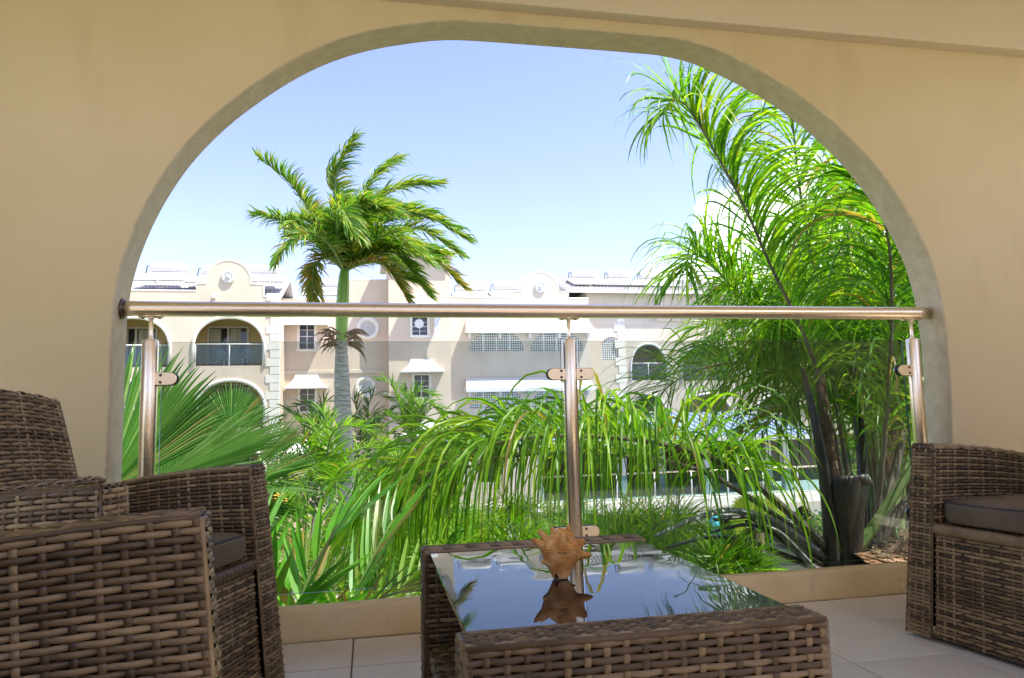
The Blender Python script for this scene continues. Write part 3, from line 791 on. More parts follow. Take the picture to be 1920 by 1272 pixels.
M['shell_hole'] = mat('shell_aperture', (0.05, 0.018, 0.008), 0.5)  # solid dark plug: shade inside the opening painted as colour
cs = empty('conch_shell', (0.392, 1.500, TZ + 0.003), 0, 'orange spiny conch shell standing on the glass table', 'shell'); cs.scale = (0.94, 0.94, 0.94)
prof = [(0.0105, 0.0), (0.0165, 0.001), (0.0200, 0.008), (0.0255, 0.020), (0.0325, 0.033), (0.0385, 0.046), (0.0425, 0.057), (0.0440, 0.066), (0.0425, 0.074), (0.0370, 0.081), (0.0275, 0.0865), (0.0255, 0.090), (0.0175, 0.095), (0.0160, 0.098), (0.0085, 0.103), (0.002, 0.107)]
n = 48; vs = []
pp = catmull([Vector((r, h, 0)) for r, h in prof], 4)
for q_ in pp:
    r, h = q_.x, q_.y
    for j in range(n):
        a = 2 * math.pi * j / n
        lip = 1 + 0.16 * max(0, math.cos(a - R(-35))) ** 6 * math.sin(min(1, h / 0.08) * math.pi)
        rr = r * lip * (1 + 0.012 * math.sin(h * 900 + a) + 0.03 * noise.noise(Vector((math.cos(a) * 2, math.sin(a) * 2, h * 30))))
        vs.append((math.cos(a) * rr * 1.03 + 0.06 * h, math.sin(a) * rr * 0.86 + 0.16 * h, h))
body = MB().add(vs, [(i * n + j, i * n + (j + 1) % n, (i + 1) * n + (j + 1) % n, (i + 1) * n + j) for i in range(len(pp) - 1) for j in range(n)] + [[(len(pp) - 1) * n + j for j in range(n)]])
body.build('shell_body', M['shell'], cs, True)
def spike(h, az, el, ln, r0, r):
    a = R(az); base = Vector((math.cos(a) * r * 1.0 + 0.06 * h, math.sin(a) * r * 0.84 + 0.16 * h, h))
    d = Vector((math.cos(a) * math.cos(R(el)), math.sin(a) * math.cos(R(el)), math.sin(R(el))))
    up = Vector((0, 0, 1)); pts = []; rad = []
    for k in range(9):
        t = k / 8
        pts.append(base + d * (ln * 1.45 * t - 0.008) + up * (0.10 * ln * t * t))
        rad.append(r0 * (0.95 * (1 - t) ** 1.6 + 0.80 * (1 - t ** 7) + 0.04))
    MB().tube(pts, rad, 14).build('spike', M['shell'], cs, True)
for s in ((0.068, 188, 32, 0.030, 0.0080, 0.038), (0.072, 262, 66, 0.028, 0.0098, 0.034), (0.076, 300, 66, 0.024, 0.0075, 0.030), (0.078, 140, 44, 0.027, 0.0068, 0.034),
          (0.070, 335, 32, 0.020, 0.0095, 0.039), (0.046, 0, -6, 0.032, 0.0080, 0.036), (0.036, 190, 6, 0.016, 0.0065, 0.031), (0.080, 55, 52, 0.026, 0.007, 0.028), (0.080, 100, 50, 0.026, 0.007, 0.03), (0.020, 15, -14, 0.016, 0.0045, 0.022), (0.088, 20, 70, 0.022, 0.007, 0.018)):
    spike(*s)
MB().lathe([(0.0102, -0.0014), (0.0105, 0.001), (0.004, 0.004)], (-0.007, -0.0125, 0.0055), 16, 'Y').build('aperture', M['shell_hole'], cs, True)

# ================================================================== GROUND AND BUILDINGS ACROSS THE GARDEN
from mathutils.geometry import tessellate_polygon
GZ = -6.3
tag(MB().quad((-700, -300, GZ), (700, -300, GZ), (700, 1200, GZ), (-700, 1200, GZ)).build('ground', M['lawn']), kind='structure')
tag(MB().box(-8, 30, 15, 37.9, GZ - 0.1, GZ + 0.03).build('pool_deck', M['paving']), kind='structure')
tag(MB().box(-30, 40, 7.5, 9.0, GZ - 0.1, GZ + 0.025).build('garden_path', M['paving']), kind='structure')

def wall_holes(outer, holes, y0, th, name, m, parent, mrev=None):
    """wall in the XZ plane, front face at y0, with real openings th deep"""
    loops = [outer] + holes
    tri = tessellate_polygon([[Vector((x, z, 0)) for x, z in lp] for lp in loops])
    flat = [p for lp in loops for p in lp]; k = len(flat)
    mb = MB()
    mb.add([(x, y0, z) for x, z in flat] + [(x, y0 + th, z) for x, z in flat], [tuple(t) for t in tri] + [tuple(i + k for i in t[::-1]) for t in tri])
    mb.mi = 1
    for lp in loops:
        n = len(lp)
        for i in range(n):
            a, b = lp[i], lp[(i + 1) % n]
            mb.add([(a[0], y0, a[1]), (a[0], y0 + th, a[1]), (b[0], y0 + th, b[1]), (b[0], y0, b[1])], [(0, 1, 2, 3)])
    o = mb.build(name, None, parent, mats=[m, mrev or m])
    bm = bmesh.new(); bm.from_mesh(o.data); bmesh.ops.remove_doubles(bm, verts=bm.verts, dist=1e-4); bmesh.ops.recalc_face_normals(bm, faces=bm.faces); bm.to_mesh(o.data); bm.free()
    return o
def archpoly(X0, X1, Zb, Zt, rise, n=18, pw=2.2):
    cx, hw = (X0 + X1) / 2, (X1 - X0) / 2; zs = Zt - rise
    p = [(X0, Zb), (X1, Zb)]
    for i in range(n + 1):
        a = math.pi * i / n; c, s = math.cos(a), math.sin(a)
        p.append((cx + hw * math.copysign(abs(c) ** (2 / pw), c), zs + rise * abs(s) ** (2 / pw)))
    return p
def rp(r): return [(r[0], r[2]), (r[1], r[2]), (r[1], r[3]), (r[0], r[3])]
def archtrim(parent, pl, Y, r=0.09, m=None):
    pts = [(x, Y - 0.015, z) for x, z in pl[1:]] + [(pl[0][0], Y - 0.015, pl[0][1])]
    MB().tube(pts, r, 8, flat=1.0, upv=Vector((0, -1, 0))).build('arch_moulding', m or M['trim'], parent, True)
def recess(parent, r, Y, depth, m, mfloor=None):
    X0, X1, Z0, Z1 = r[0] - 0.25, r[1] + 0.25, r[2], r[3] + 0.25
    mb = MB()
    a, b = Y + 0.25, Y + depth
    mb.quad((X0, b, Z0), (X1, b, Z0), (X1, b, Z1), (X0, b, Z1)); mb.quad((X0, a, Z0), (X0, b, Z0), (X0, b, Z1), (X0, a, Z1))
    mb.quad((X1, a, Z0), (X1, b, Z0), (X1, b, Z1), (X1, a, Z1)); mb.quad((X0, a, Z1), (X1, a, Z1), (X1, b, Z1), (X0, b, Z1))
    mb.mi = 1; mb.quad((X0, a, Z0), (X1, a, Z0), (X1, b, Z0), (X0, b, Z0))
    return mb.build('balcony_room', None, parent, mats=[m, mfloor or M['paving']])
def slidingdoor(parent, xa, xb, z0, z1, Y):
    d = MB()
    for x in (xa, (xa + xb) / 2, xb): d.box(x - 0.05, x + 0.05, Y - 0.09, Y - 0.01, z0, z1)
    d.box(xa, xb, Y - 0.085, Y - 0.015, z1 - 0.04, z1 + 0.06)
    dr = d.build('sliding_door', M['trim'], parent)
    MB().box(xa + 0.05, xb - 0.05, Y - 0.05, Y - 0.04, z0 + 0.02, z1 - 0.05).build('pane', M['window_glass'], dr)
    for (a, b) in ((xa + 0.08, xa + (xb - xa) * 0.32), (xa + (xb - xa) * 0.56, xa + (xb - xa) * 0.82)):
        cu = MB(); vs = []
        for i in range(41):
            x = a + (b - a) * i / 40; y = Y - 0.058 - 0.006 * math.sin(i * 1.3)
            vs += [(x, y, z0 + 0.05), (x, y, z1 - 0.08)]
        cu.add(vs, [(2 * i, 2 * i + 2, 2 * i + 3, 2 * i + 1) for i in range(40)]).build('curtain', M['curtain'], dr, True)
def farrail(parent, x0, x1, z0, Y, zt=1.0, posts=3):
    r = empty('balcony_railing', (0, 0, 0)); r.parent = parent
    MB().tube([(x0, Y, z0 + zt), (x1, Y, z0 + zt)], 0.03, 8).build('rail', M['white'], r, True)
    for i in range(posts):
        x = x0 + (x1 - x0) * (i + 0.06) / (posts - 0.88)
        MB().tube([(x, Y, z0), (x, Y, z0 + zt)], 0.025, 8).build('post', M['white'], r, True)
    MB().box(x0 + 0.06, x1 - 0.06, Y + 0.01, Y + 0.022, z0 + 0.08, z0 + zt - 0.06).build('glass_panel', M['far_glass'], r)
    return r
def window(parent, px, Y, cols=2, rows=4, trimw=0.13):
    X0, X1, Z0, Z1 = r = rect(*px, Y)
    f = MB()
    f.box(X0 - trimw, X0, Y - 0.045, Y + 0.06, Z0 - trimw, Z1 + trimw * 0.6).box(X1, X1 + trimw, Y - 0.045, Y + 0.06, Z0 - trimw, Z1 + trimw * 0.6)
    f.box(X0, X1, Y - 0.043, Y + 0.06, Z1, Z1 + trimw * 0.6).box(X0 - trimw * 1.2, X1 + trimw * 1.2, Y - 0.09, Y + 0.06, Z0 - trimw, Z0)
    w = f.build('window', M['trim'], parent)
    MB().box(X0, X1, Y + 0.12, Y + 0.13, Z0, Z1).build('pane', M['window_glass'], w)
    for i in range(1, cols):
        x = X0 + (X1 - X0) * i / cols; MB().box(x - 0.022, x + 0.022, Y + 0.085, Y + 0.118, Z0, Z1).build('muntin', M['white'], w)
    for i in range(1, rows):
        z = Z0 + (Z1 - Z0) * i / rows; k = 0.045 if i == rows // 2 else 0.022
        MB().box(X0, X1, Y + 0.08, Y + 0.116, z - k / 2, z + k / 2).build('muntin', M['white'], w)
    return w, r
def awning(parent, px, Y, out=0.75, top=0.55):
    """flared white sheet-metal hood: narrow at the wall, wide at the lip"""
    X0, X1, Z0, Z1 = rect(*px, Y); cx = (X0 + X1) / 2; hb = (X1 - X0) / 2; ht = hb * top
    n = 10; lip = 0.07; vs = []; mb = MB()
    for i in range(n + 1):
        t = i / n; e = t ** 1.9
        hw = ht + (hb - ht) * (0.25 * t + 0.75 * e); y = Y - 0.12 - (out - 0.12) * (0.3 * t + 0.7 * e); z = Z1 + (Z0 + lip - Z1) * (t ** 0.92)
        vs += [(cx - hw, Y - 0.002, z), (cx - hw, y, z), (cx + hw, y, z), (cx + hw, Y - 0.002, z)]
    hw, y = hb, Y - out
    vs += [(cx - hw, Y - 0.002, Z0), (cx - hw, y, Z0), (cx + hw, y, Z0), (cx + hw, Y - 0.002, Z0)]
    fs = [(i * 4 + j, i * 4 + j + 1, i * 4 + 5 + j, i * 4 + 4 + j) for i in range(n + 1) for j in range(3)] + [(0, 3, 2, 1)]
    o = mb.add(vs, fs).build('awning', M['white'], parent); fixn(o)
    sol = o.modifiers.new('s', 'SOLIDIFY'); sol.thickness = 0.02
    return o
def vent(parent, cx, cy, rpx, Y):
    c = at(cx, cy, Y); r = (at(cx + rpx, cy, Y) - c).length
    pts = [(c.x + r * math.cos(a), Y - 0.03, c.z + r * math.sin(a)) for a in [2 * math.pi * i / 40 for i in range(41)]]
    v = MB().tube(pts, 0.11, 10, cap=False).build('round_vent', M['trim'], parent, True)
    k = 9
    for i in range(k):
        z = -r * 0.86 + 2 * r * 0.86 * i / (k - 1); hw = math.sqrt(max(0.01, r * r - z * z)) - 0.03
        s = MB(); s.add([(c.x - hw, Y - 0.065, c.z + z - 0.03), (c.x + hw, Y - 0.065, c.z + z - 0.03), (c.x + hw, Y - 0.006, c.z + z + 0.045), (c.x - hw, Y - 0.006, c.z + z + 0.045)], [(0, 1, 2, 3)])
        o = s.build('slat', M['white'], v); o.modifiers.new('s', 'SOLIDIFY').thickness = 0.012
def quoins(parent, xpx, ypx0, ypx1, Y, n, wide=0.62, nar=0.42, right=True):
    a, b = at(xpx, ypx0, Y), at(xpx, ypx1, Y); h = (a.z - b.z) / n; x = (a.x + b.x) / 2
    for i in range(n):
        w = wide if i % 2 else nar; z = b.z + h * i
        mb = MB().bev(x - w, x + 0.035, Y - 0.035, Y + 0.2, z + 0.015, z + h - 0.015, 0.012)
        mb.build('quoin', M['trim'], parent)
def medallion(parent, cx, cy, rpx, Y):
    c = at(cx, cy, Y); r = (at(cx + rpx, cy, Y) - c).length
    MB().lathe([(r, 0.0), (r, -0.06), (r * 0.92, -0.10), (r * 0.66, -0.11), (r * 0.60, -0.07), (r * 0.42, -0.08), (r * 0.36, -0.15), (r * 0.12, -0.17), (0.001, -0.18)], (c.x, Y, c.z), 32, 'Y').build('medallion', M['white'], parent, True)
def lattice(parent, poly, Y, bars):
    o = MB().prism(poly, Y + 0.06, Y + 0.09).build('lattice_panel', M['lattice'], parent); fixn(o)
    xs = [p[0] for p in poly]; zs = [p[1] for p in poly]
    for i in range(1, bars):
        x = min(xs) + (max(xs) - min(xs)) * i / bars
        zt = max(z for (xx, z) in poly if abs(xx - x) < (max(xs) - min(xs)) * 0.16)
        MB().box(x - 0.05, x + 0.05, Y + 0.02, Y + 0.058, min(zs), zt - 0.03).build('mullion', M['white'], o)
def coping(parent, pts, Y, r=0.1):
    MB().tube([(x, Y + 0.05, z) for x, z in pts], r, 8, flat=0.8).build('coping', M['trim'], parent, True)
def shellbody(parent, X0, X1, Z0, Z1, Y0, Y1, m):
    mb = MB()
    mb.quad((X0, Y0, Z0), (X0, Y1, Z0), (X0, Y1, Z1), (X0, Y0, Z1)); mb.quad((X1, Y0, Z0), (X1, Y1, Z0), (X1, Y1, Z1), (X1, Y0, Z1))
    mb.quad((X0, Y1, Z0), (X1, Y1, Z0), (X1, Y1, Z1), (X0, Y1, Z1)); mb.quad((X0, Y0, Z1), (X1, Y0, Z1), (X1, Y1, Z1), (X0, Y1, Z1))
    return mb.build('side_walls', m, parent)

# ---- left block
YL = 36.0
bl = empty('apartment_block', (at(380, 700, YL).x, YL, GZ), 0, 'cream apartment block behind the fan palm with big arched balconies', 'building')
class Off:                                   # parts of a building are laid out in world coordinates below its Empty
    pass
def settle(root):
    for ch in root.children:
        ch.location = ch.location - root.location
XA, XB = at(60, 620, YL).x, at(523, 620, YL).x
zc = at(300, 545, YL).z; zs = at(378, 532, YL).z; zd = at(427, 489, YL).z
xd0, xd1 = at(386, 520, YL).x, at(470, 520, YL).x
cxd, hwd = (xd0 + xd1) / 2, (xd1 - xd0) / 2
xs0, xs1 = at(368, 538, YL).x, at(494, 538, YL).x
domeL = [(cxd - hwd * math.cos(a), zs + 0.15 + (zd - zs - 0.15) * math.sin(a)) for a in [math.pi * i / 20 for i in range(21)]]
top = [(XA, zc), (xs0, zc), (xs0, zs), (xd0, zs)] + domeL + [(xd1, zs), (xs1, zs), (xs1, zc - 0.25), (XB, zc - 0.25)]
outer = [(XA, GZ), (XB, GZ)] + top[::-1]
hl = []
for (x0, x1, yt, yb, sill) in ((362, 496, 595, 686, True), (173, 319, 595, 689, True), (366, 497, 713, 803, True), (176, 322, 715, 806, True), (366, 497, 832, 922, False), (176, 322, 834, 925, False)):
    r = rect(x0, yt, x1, yb, YL); hl.append((r, archpoly(r[0], r[1], r[2], r[3], (r[3] - r[2]) * 0.62)))
wall_holes(outer, [p for _, p in hl], YL, 0.3, 'wall', M['facade'], bl, M['trim'])
for i, (r, p) in enumerate(hl):
    archtrim(bl, p, YL, 0.085)
    recess(bl, r, YL, 2.6, M['recess'])
    zt = r[2] + 2.15
    slidingdoor(bl, r[0] + 0.15, r[0] + 2.05, r[2], zt, YL + 2.6)
    farrail(bl, r[0], r[1], r[2] + 0.02, YL + 0.12, 1.02, 3)
shellbody(bl, XA, XB, GZ, zc - 0.3, YL + 0.3, YL + 9, M['facade'])
coping(bl, [(XA, zc), (xs0, zc), (xs0, zs), (xd0, zs)] + domeL + [(xd1, zs), (xs1, zs), (xs1, zc - 0.25), (XB, zc - 0.25)], YL, 0.075)
quoins(bl, 523, 550, 860, YL, 20)
medallion(bl, 428, 520, 13, YL)
for (xa, xb) in ((XA, XB + 0.05),):
    rf = MB(); z0 = zc - 0.28
    rf.quad((xa, YL + 0.35, z0), (xb, YL + 0.35, z0), (xb, YL + 4.4, z0 + 1.62), (xa, YL + 4.4, z0 + 1.62)); rf.quad((xa, YL + 4.4, z0 + 1.62), (xb, YL + 4.4, z0 + 1.62), (xb, YL + 9, z0), (xa, YL + 9, z0))
    roof = rf.build('roof', M['roof_white'], bl)
    nr = 60
    for i in range(nr):
        x = xa + (xb - xa) * (i + 0.5) / nr
        if at(235, 530, YL).x < x:
            MB().tube([(x, YL + 0.33, z0 + 0.01), (x, YL + 4.4, z0 + 1.63)], 0.03, 5).build('roof_rib', M['roof_white'], roof)
MB().box(at(402, 556, YL).x - 0.07, at(402, 556, YL).x + 0.07, YL - 0.16, YL, at(402, 560, YL).z, at(402, 560, YL).z + 0.2).build('wall_lamp', M['plastic'], bl)
settle(bl)

# ---- recessed stair block
YC = 38.6
bc = empty('stair_block', (at(630, 700, YC).x, YC, GZ), 0, 'recessed pinkish block with hooded sash windows and round vents, behind the royal palm trunk', 'building')
XA, XB = at(515, 650, YC).x, at(735, 650, YC).x
zlo, zhi, xm = at(560, 562, YC).z, at(690, 525, YC).z, at(648, 545, YC).x
outer = [(XA, GZ), (XB, GZ), (XB, zhi), (xm, zhi), (xm, zlo), (XA, zlo)]
wins = [(562, 607, 589, 655), (563, 730, 590, 771), (564, 850, 590, 890)]
wall_holes(outer, [rp(rect(*w, YC)) for w in wins], YC, 0.25, 'wall', M['facade'], bc)
for w in wins: window(bc, w, YC)
awning(bc, (534, 592, 616, 613), YC); awning(bc, (536, 703, 614, 730), YC); awning(bc, (537, 823, 615, 850), YC)
vent(bc, 690, 616, 18, YC); vent(bc, 686, 727, 17, YC)
z = at(600, 698, YC).z; MB().bev(XA, XB, YC - 0.07, YC + 0.05, z - 0.10, z + 0.10, 0.03).build('string_course', M['facade_cool'], bc)
shellbody(bc, XA, XB, GZ, zlo - 0.05, YC + 0.25, YC + 8, M['facade'])
rf = MB(); rf.quad((XA, YC + 0.3, zlo - 0.15), (XB, YC + 0.3, zlo - 0.15), (XB, YC + 4, zlo + 0.75), (XA, YC + 4, zlo + 0.75))
rf.build('roof', M['roof_white'], bc)
coping(bc, [(XA, zlo), (xm, zlo), (xm, zhi), (XB, zhi)], YC, 0.06)
settle(bc)

# ---- tower block
YT = 37.7
bt = empty('tower_block', (at(785, 700, YT).x, YT, GZ), 0, 'tall plain cream tower with white hipped roof behind the palm crown', 'building')
XA, XB = at(729, 650, YT).x, at(845, 650, YT).x
zt = at(800, 472, YT).z
wins = [(773, 596, 801, 629), (777, 704, 804, 745), (777, 820, 804, 862)]
wall_holes([(XA, GZ), (XB, GZ), (XB, zt), (XA, zt)], [rp(rect(*w, YT)) for w in wins], YT, 0.25, 'wall', M['facade'], bt)
for w in wins: window(bt, w, YT)
awning(bt, (752, 562, 832, 583), YT, 0.7); awning(bt, (751, 674, 831, 700), YT); awning(bt, (751, 792, 831, 818), YT)
shellbody(bt, XA, XB, GZ, zt, YT + 0.25, YT + 6, M['facade'])
sx = at(815, 615, YT); mb = MB(); mb.box(sx.x - 0.05, sx.x + 0.25, YT - 0.45, YT - 0.40, sx.z - 0.5, sx.z + 0.5)
mb.build('open_shutter', M['white'], bt)
c = at(786, 607, YT); MB().lathe([(0.24, 0), (0.24, -0.02), (0.001, -0.02)], (c.x, YT + 0.07, c.z), 24, 'Y').build('window_fan_disc', M['plastic'], bt)
e = 0.35; zr = at(800, 451, YT).z
mb = MB(); ym = YT + 3
mb.add([(XA - e, YT - e, zt), (XB + e, YT - e, zt), (XB + e, YT + 6 + e, zt), (XA - e, YT + 6 + e, zt), ((XA + XB) / 2 - 0.4, ym, zr + 0.6), ((XA + XB) / 2 + 0.4, ym, zr + 0.6)], [(0, 1, 5, 4), (1, 2, 5), (2, 3, 4, 5), (3, 0, 4), (0, 3, 2, 1)])
o = mb.build('roof', M['roof_white'], bt); fixn(o)
MB().box(XA - e, XB + e, YT - e - 0.03, YT - e, zt - 0.14, zt + 0.02).build('fascia', M['white'], bt)
settle(bt)

# ---- middle block with lattice windows
YM = 38.75
bm_ = empty('lattice_block', (at(980, 700, YM).x, YM, GZ), 0, 'cream block with long white hoods over arched lattice openings', 'building')
XA, XB = at(843, 650, YM).x, at(1106, 650, YM).x
zc = at(880, 558, YM).z; zs = at(970, 547, YM).z; zd = at(1012, 511, YM).z
xs0, xs1 = at(961, 550, YM).x, at(1066, 550, YM).x; xd0, xd1 = at(978, 540, YM).x, at(1047, 540, YM).x
cxd, hwd = (xd0 + xd1) / 2, (xd1 - xd0) / 2
domeM = [(cxd - hwd * math.cos(a), zs + 0.1 + (zd - zs - 0.1) * math.sin(a)) for a in [math.pi * i / 20 for i in range(21)]]
top = [(XA, zc), (xs0, zc), (xs0, zs), (xd0, zs)] + domeM + [(xd1, zs), (xs1, zs), (xs1, zc), (XB, zc)]
lat = []
for (x0, x1, yt, yb) in ((880, 981, 617, 658), (995, 1092, 617, 658), (881, 982, 724, 765), (996, 1092, 724, 765)):
    r = rect(x0, yt, x1, yb, YM); lat.append(archpoly(r[0], r[1], r[2], r[3], (r[3] - r[2]) * 0.95, pw=2.0))
wall_holes([(XA, GZ), (XB, GZ)] + top[::-1], lat, YM, 0.25, 'wall', M['facade_cool'], bm_)
for p in lat: lattice(bm_, p, YM, 4)
for (y0, y1) in ((611, 628), (718, 735)):
    X0, X1, Z0, Z1 = rect(870, y0, 1107, y1, YM)
    mb = MB(); d = 0.95
    mb.add([(X0 + 0.12, YM - 0.01, Z1 + 0.3), (X1 - 0.12, YM - 0.01, Z1 + 0.3), (X1, YM - d, Z0 + 0.16), (X0, YM - d, Z0 + 0.16), (X0, YM - d, Z0), (X1, YM - d, Z0), (X1, YM - 0.01, Z0 + 0.1), (X0, YM - 0.01, Z0 + 0.1)],
           [(0, 3, 2, 1), (3, 4, 5, 2), (0, 7, 4, 3), (1, 2, 5, 6), (4, 7, 6, 5)])
    h = mb.build('long_hood', M['white'], bm_); fixn(h)
    for i in range(5):
        x = X0 + 0.25 + (X1 - X0 - 0.5) * i / 4
        MB().box(x - 0.05, x + 0.05, YM - 0.5, YM - 0.012, Z0 - 0.22, Z0 + 0.05).build('bracket', M['white'], h)
shellbody(bm_, XA, XB, GZ, zc - 0.3, YM + 0.25, YM + 8, M['facade_cool'])
rf = MB(); rf.quad((XA, YM + 0.3, zc - 0.25), (XB, YM + 0.3, zc - 0.25), (XB, YM + 4.2, zc + 0.7), (XA, YM + 4.2, zc + 0.7)); rf.quad((XA, YM + 4.2, zc + 0.7), (XB, YM + 4.2, zc + 0.7), (XB, YM + 8, zc - 0.25), (XA, YM + 8, zc - 0.25))
rf.build('roof', M['roof_white'], bm_)
coping(bm_, top, YM, 0.07); medallion(bm_, 1013, 538, 11, YM)
settle(bm_)

# ---- right block: gabled white roof, arched balconies
YB = 40.6
br = empty('gabled_block', (at(1250, 700, YB).x, YB, GZ), 0, 'pale block with low white gabled roof and arched balconies left of the palm clump', 'building')
XA, XB = at(1104, 650, YB).x, at(1720, 650, YB).x
zt = at(1180, 546, YB).z
holes = []
for (x0, x1, yt, yb) in ((1182, 1251, 645, 713), (1277, 1372, 645, 714), (1182, 1251, 739, 806), (1279, 1374, 739, 807), (1415, 1500, 646, 715), (1415, 1500, 740, 808), (1540, 1625, 646, 716)):
    r = rect(x0, yt, x1, yb, YB); holes.append((r, archpoly(r[0], r[1], r[2], r[3], (r[3] - r[2]) * 0.72)))
latR = []
for (x0, x1, yt, yb) in ((1128, 1166, 632, 675), (1128, 1166, 736, 779)):
    r = rect(x0, yt, x1, yb, YB); latR.append(archpoly(r[0], r[1], r[2], r[3], (r[3] - r[2]) * 0.5))
wall_holes([(XA, GZ), (XB, GZ), (XB, zt), (XA, zt)], [p for _, p in holes] + latR, YB, 0.3, 'wall', M['facade_cool'], br)
for p in latR: lattice(br, p, YB, 1)
for (r, p) in holes:
    archtrim(br, p, YB, 0.07, M['white']); recess(br, r, YB, 2.4, M['recess_white'])
    slidingdoor(br, r[0] - 0.05, r[0] + 1.0, r[2], r[2] + 2.0, YB + 2.4)
    farrail(br, r[0], r[1], r[2] + 0.02, YB + 0.12, 1.0, 3)
quoins(br, 1173, 590, 800, YB, 13)
shellbody(br, XA, XB, GZ, zt - 0.02, YB + 0.3, YB + 9, M['facade_cool'])
e = 0.5; zr = at(1180, 524, YB + 4).z
mb = MB()
mb.add([(XA - 1.4, YB - e, zt - 0.05), (XB, YB - e, zt - 0.05), (XB, YB + 4, zr), (XA - 1.4, YB + 4, zr), (XA - 1.4, YB + 9, zt - 0.05), (XB, YB + 9, zt - 0.05)], [(0, 1, 2, 3), (3, 2, 5, 4)])
roof = mb.build('roof', M['roof_white'], br); roof.modifiers.new('s', 'SOLIDIFY').thickness = 0.12
for i in range(46):
    x = XA - 1.3 + 10.5 * i / 45
    MB().tube([(x, YB - e - 0.02, zt - 0.03), (x, YB + 4, zr + 0.03)], 0.035, 5).build('roof_rib', M['roof_white'], roof)
MB().box(XA - 1.4, XB, YB - e - 0.05, YB - e, zt - 0.22, zt - 0.06).build('fascia', M['white'], br)
MB().add([(XA - 1.15, YB - 0.1, zt - 0.12), (XA - 1.15, YB + 8.8, zt - 0.12), (XA - 1.15, YB + 4, zr - 0.1)], [(0, 1, 2)]).build('gable', M['facade_cool'], br)
dm = rect(1228, 551, 1300, 560, YB)
mb = MB().prism([(dm[0], dm[2] - 1.4)] + [((dm[0] + dm[1]) / 2 - (dm[1] - dm[0]) / 2 * math.cos(a), dm[2] - 0.6 + 1.0 * math.sin(a)) for a in [math.pi * i / 16 for i in range(17)]] + [(dm[1], dm[2] - 1.4)], YB - 0.12, YB - 0.005)
fixn(mb.build('dome_panel', M['facade_cool'], br))
settle(br)

# ---- solar water heaters on the roofs
def heater():
    t = empty('solar_water_heater')
    MB().lathe([(0.001, -0.85), (0.2, -0.845), (0.245, -0.80), (0.25, -0.77), (0.25, 0.77), (0.245, 0.80), (0.2, 0.845), (0.001, 0.85)], (0, 0, 0.62), 24, 'X').build('tank', M['white'], t, True)
    f = MB()
    for x in (-0.62, 0.62): f.box(x - 0.03, x + 0.03, -0.1, 0.1, -0.2, 0.42)
    f.box(-0.8, 0.8, -0.2, -0.12, 0.28, 0.36)
    f.build('stand', M['plastic'], t)
    for x in (-0.62, 0.62):
        c = MB(); a = Vector((x, -0.25, 0.22)); b = Vector((x, -1.95, -0.36))
        c.add([(x - 0.57, a.y, a.z), (x + 0.57, a.y, a.z), (x + 0.57, b.y, b.z), (x - 0.57, b.y, b.z)], [(0, 3, 2, 1)])
        o = c.build('collector', M['collector'], t); o.modifiers.new('s', 'SOLIDIFY').thickness = 0.07
        fr = MB()
        for s in (-0.57, 0.57): fr.tube([(x + s, a.y, a.z + 0.02), (x + s, b.y, b.z + 0.02)], 0.03, 6)
        fr.tube([(x - 0.57, a.y, a.z + 0.02), (x + 0.57, a.y, a.z + 0.02)], 0.03, 6); fr.tube([(x - 0.57, b.y, b.z + 0.02), (x + 0.57, b.y, b.z + 0.02)], 0.03, 6)
        fr.build('collector_frame', M['plastic'], o)
    MB().tube([(-0.82, 0, 0.72), (-0.98, -0.05, 0.70), (-1.02, -0.1, 0.35), (-1.2, -0.3, 0.12), (-1.3, -0.9, -0.05)], 0.028, 6).build('pipe', M['black_pipe'], t, True)
    return t
h0 = heater()
hs = [(316, 503, YL + 2.6, 'white solar water heater leftmost on the left roof beside the arch jamb'), (411, 508, YL + 2.9, 'white solar water heater half hidden behind the left dome gable'),
      (495, 506, YL + 2.7, 'white solar water heater right of the left dome gable'), (612, 532, YC + 2.5, 'white solar water heater seen behind the royal palm crownshaft'),
      (884, 539, YM + 2.8, 'white solar water heater nearest the tower on the lattice block roof'), (951, 538, YM + 2.8, 'white solar water heater left of the middle dome gable'),
      (1094, 515, YB + 2.5, 'leftmost of three solar water heaters on the white gabled roof'), (1161, 516, YB + 2.5, 'middle of three solar water heaters on the white gabled roof'), (1222, 518, YB + 2.5, 'rightmost of three solar water heaters on the white gabled roof')]
for i, (x, y, Y, lab) in enumerate(hs):
    o = h0 if i == 0 else copy_tree(h0)
    p = at(x, y, Y); o.location = (p.x, Y, p.z - 0.62)
    tag(o, lab, 'water heater', 'solar water heaters on the roofs')

# ---- white plastic chairs on the far balconies
def pchair():
    t = empty('plastic_chair')
    MB().bev(-0.24, 0.24, -0.22, 0.22, 0.40, 0.44, 0.015).build('seat', M['plastic'], t)
    for x in (-0.2, 0.2):
        for y, dy in ((-0.19, -0.04), (0.19, 0.06)):
            MB().tube([(x, y, 0.41), (x * 1.15, y + dy, 0)], [0.028, 0.02], 8).build('leg', M['plastic'], t, True)
        MB().tube([(x * 1.2, -0.2, 0.44), (x * 1.25, -0.18, 0.64), (x * 1.25, 0.1, 0.66), (x * 1.05, 0.24, 0.66)], 0.022, 8).build('arm', M['plastic'], t, True)
    b = MB(); pts = [(0.22 * math.cos(a) * 1.05, 0.25 + 0.06 * math.sin(a), 0.60 + 0.27 * math.sin(a)) for a in [math.pi * i / 14 for i in range(15)]]
    b.tube([(0.22, 0.2, 0.42)] + pts + [(-0.22, 0.2, 0.42)], 0.022, 8); bk = b.build('backrest', M['plastic'], t, True)
    for x in (-0.12, -0.04, 0.04, 0.12):
        MB().tube([(x * 0.8, 0.21, 0.43), (x, 0.27, 0.62), (x * 0.9, 0.3, 0.84)], 0.018, 6).build('slat', M['plastic'], bk, True)
    return t
pc = pchair()
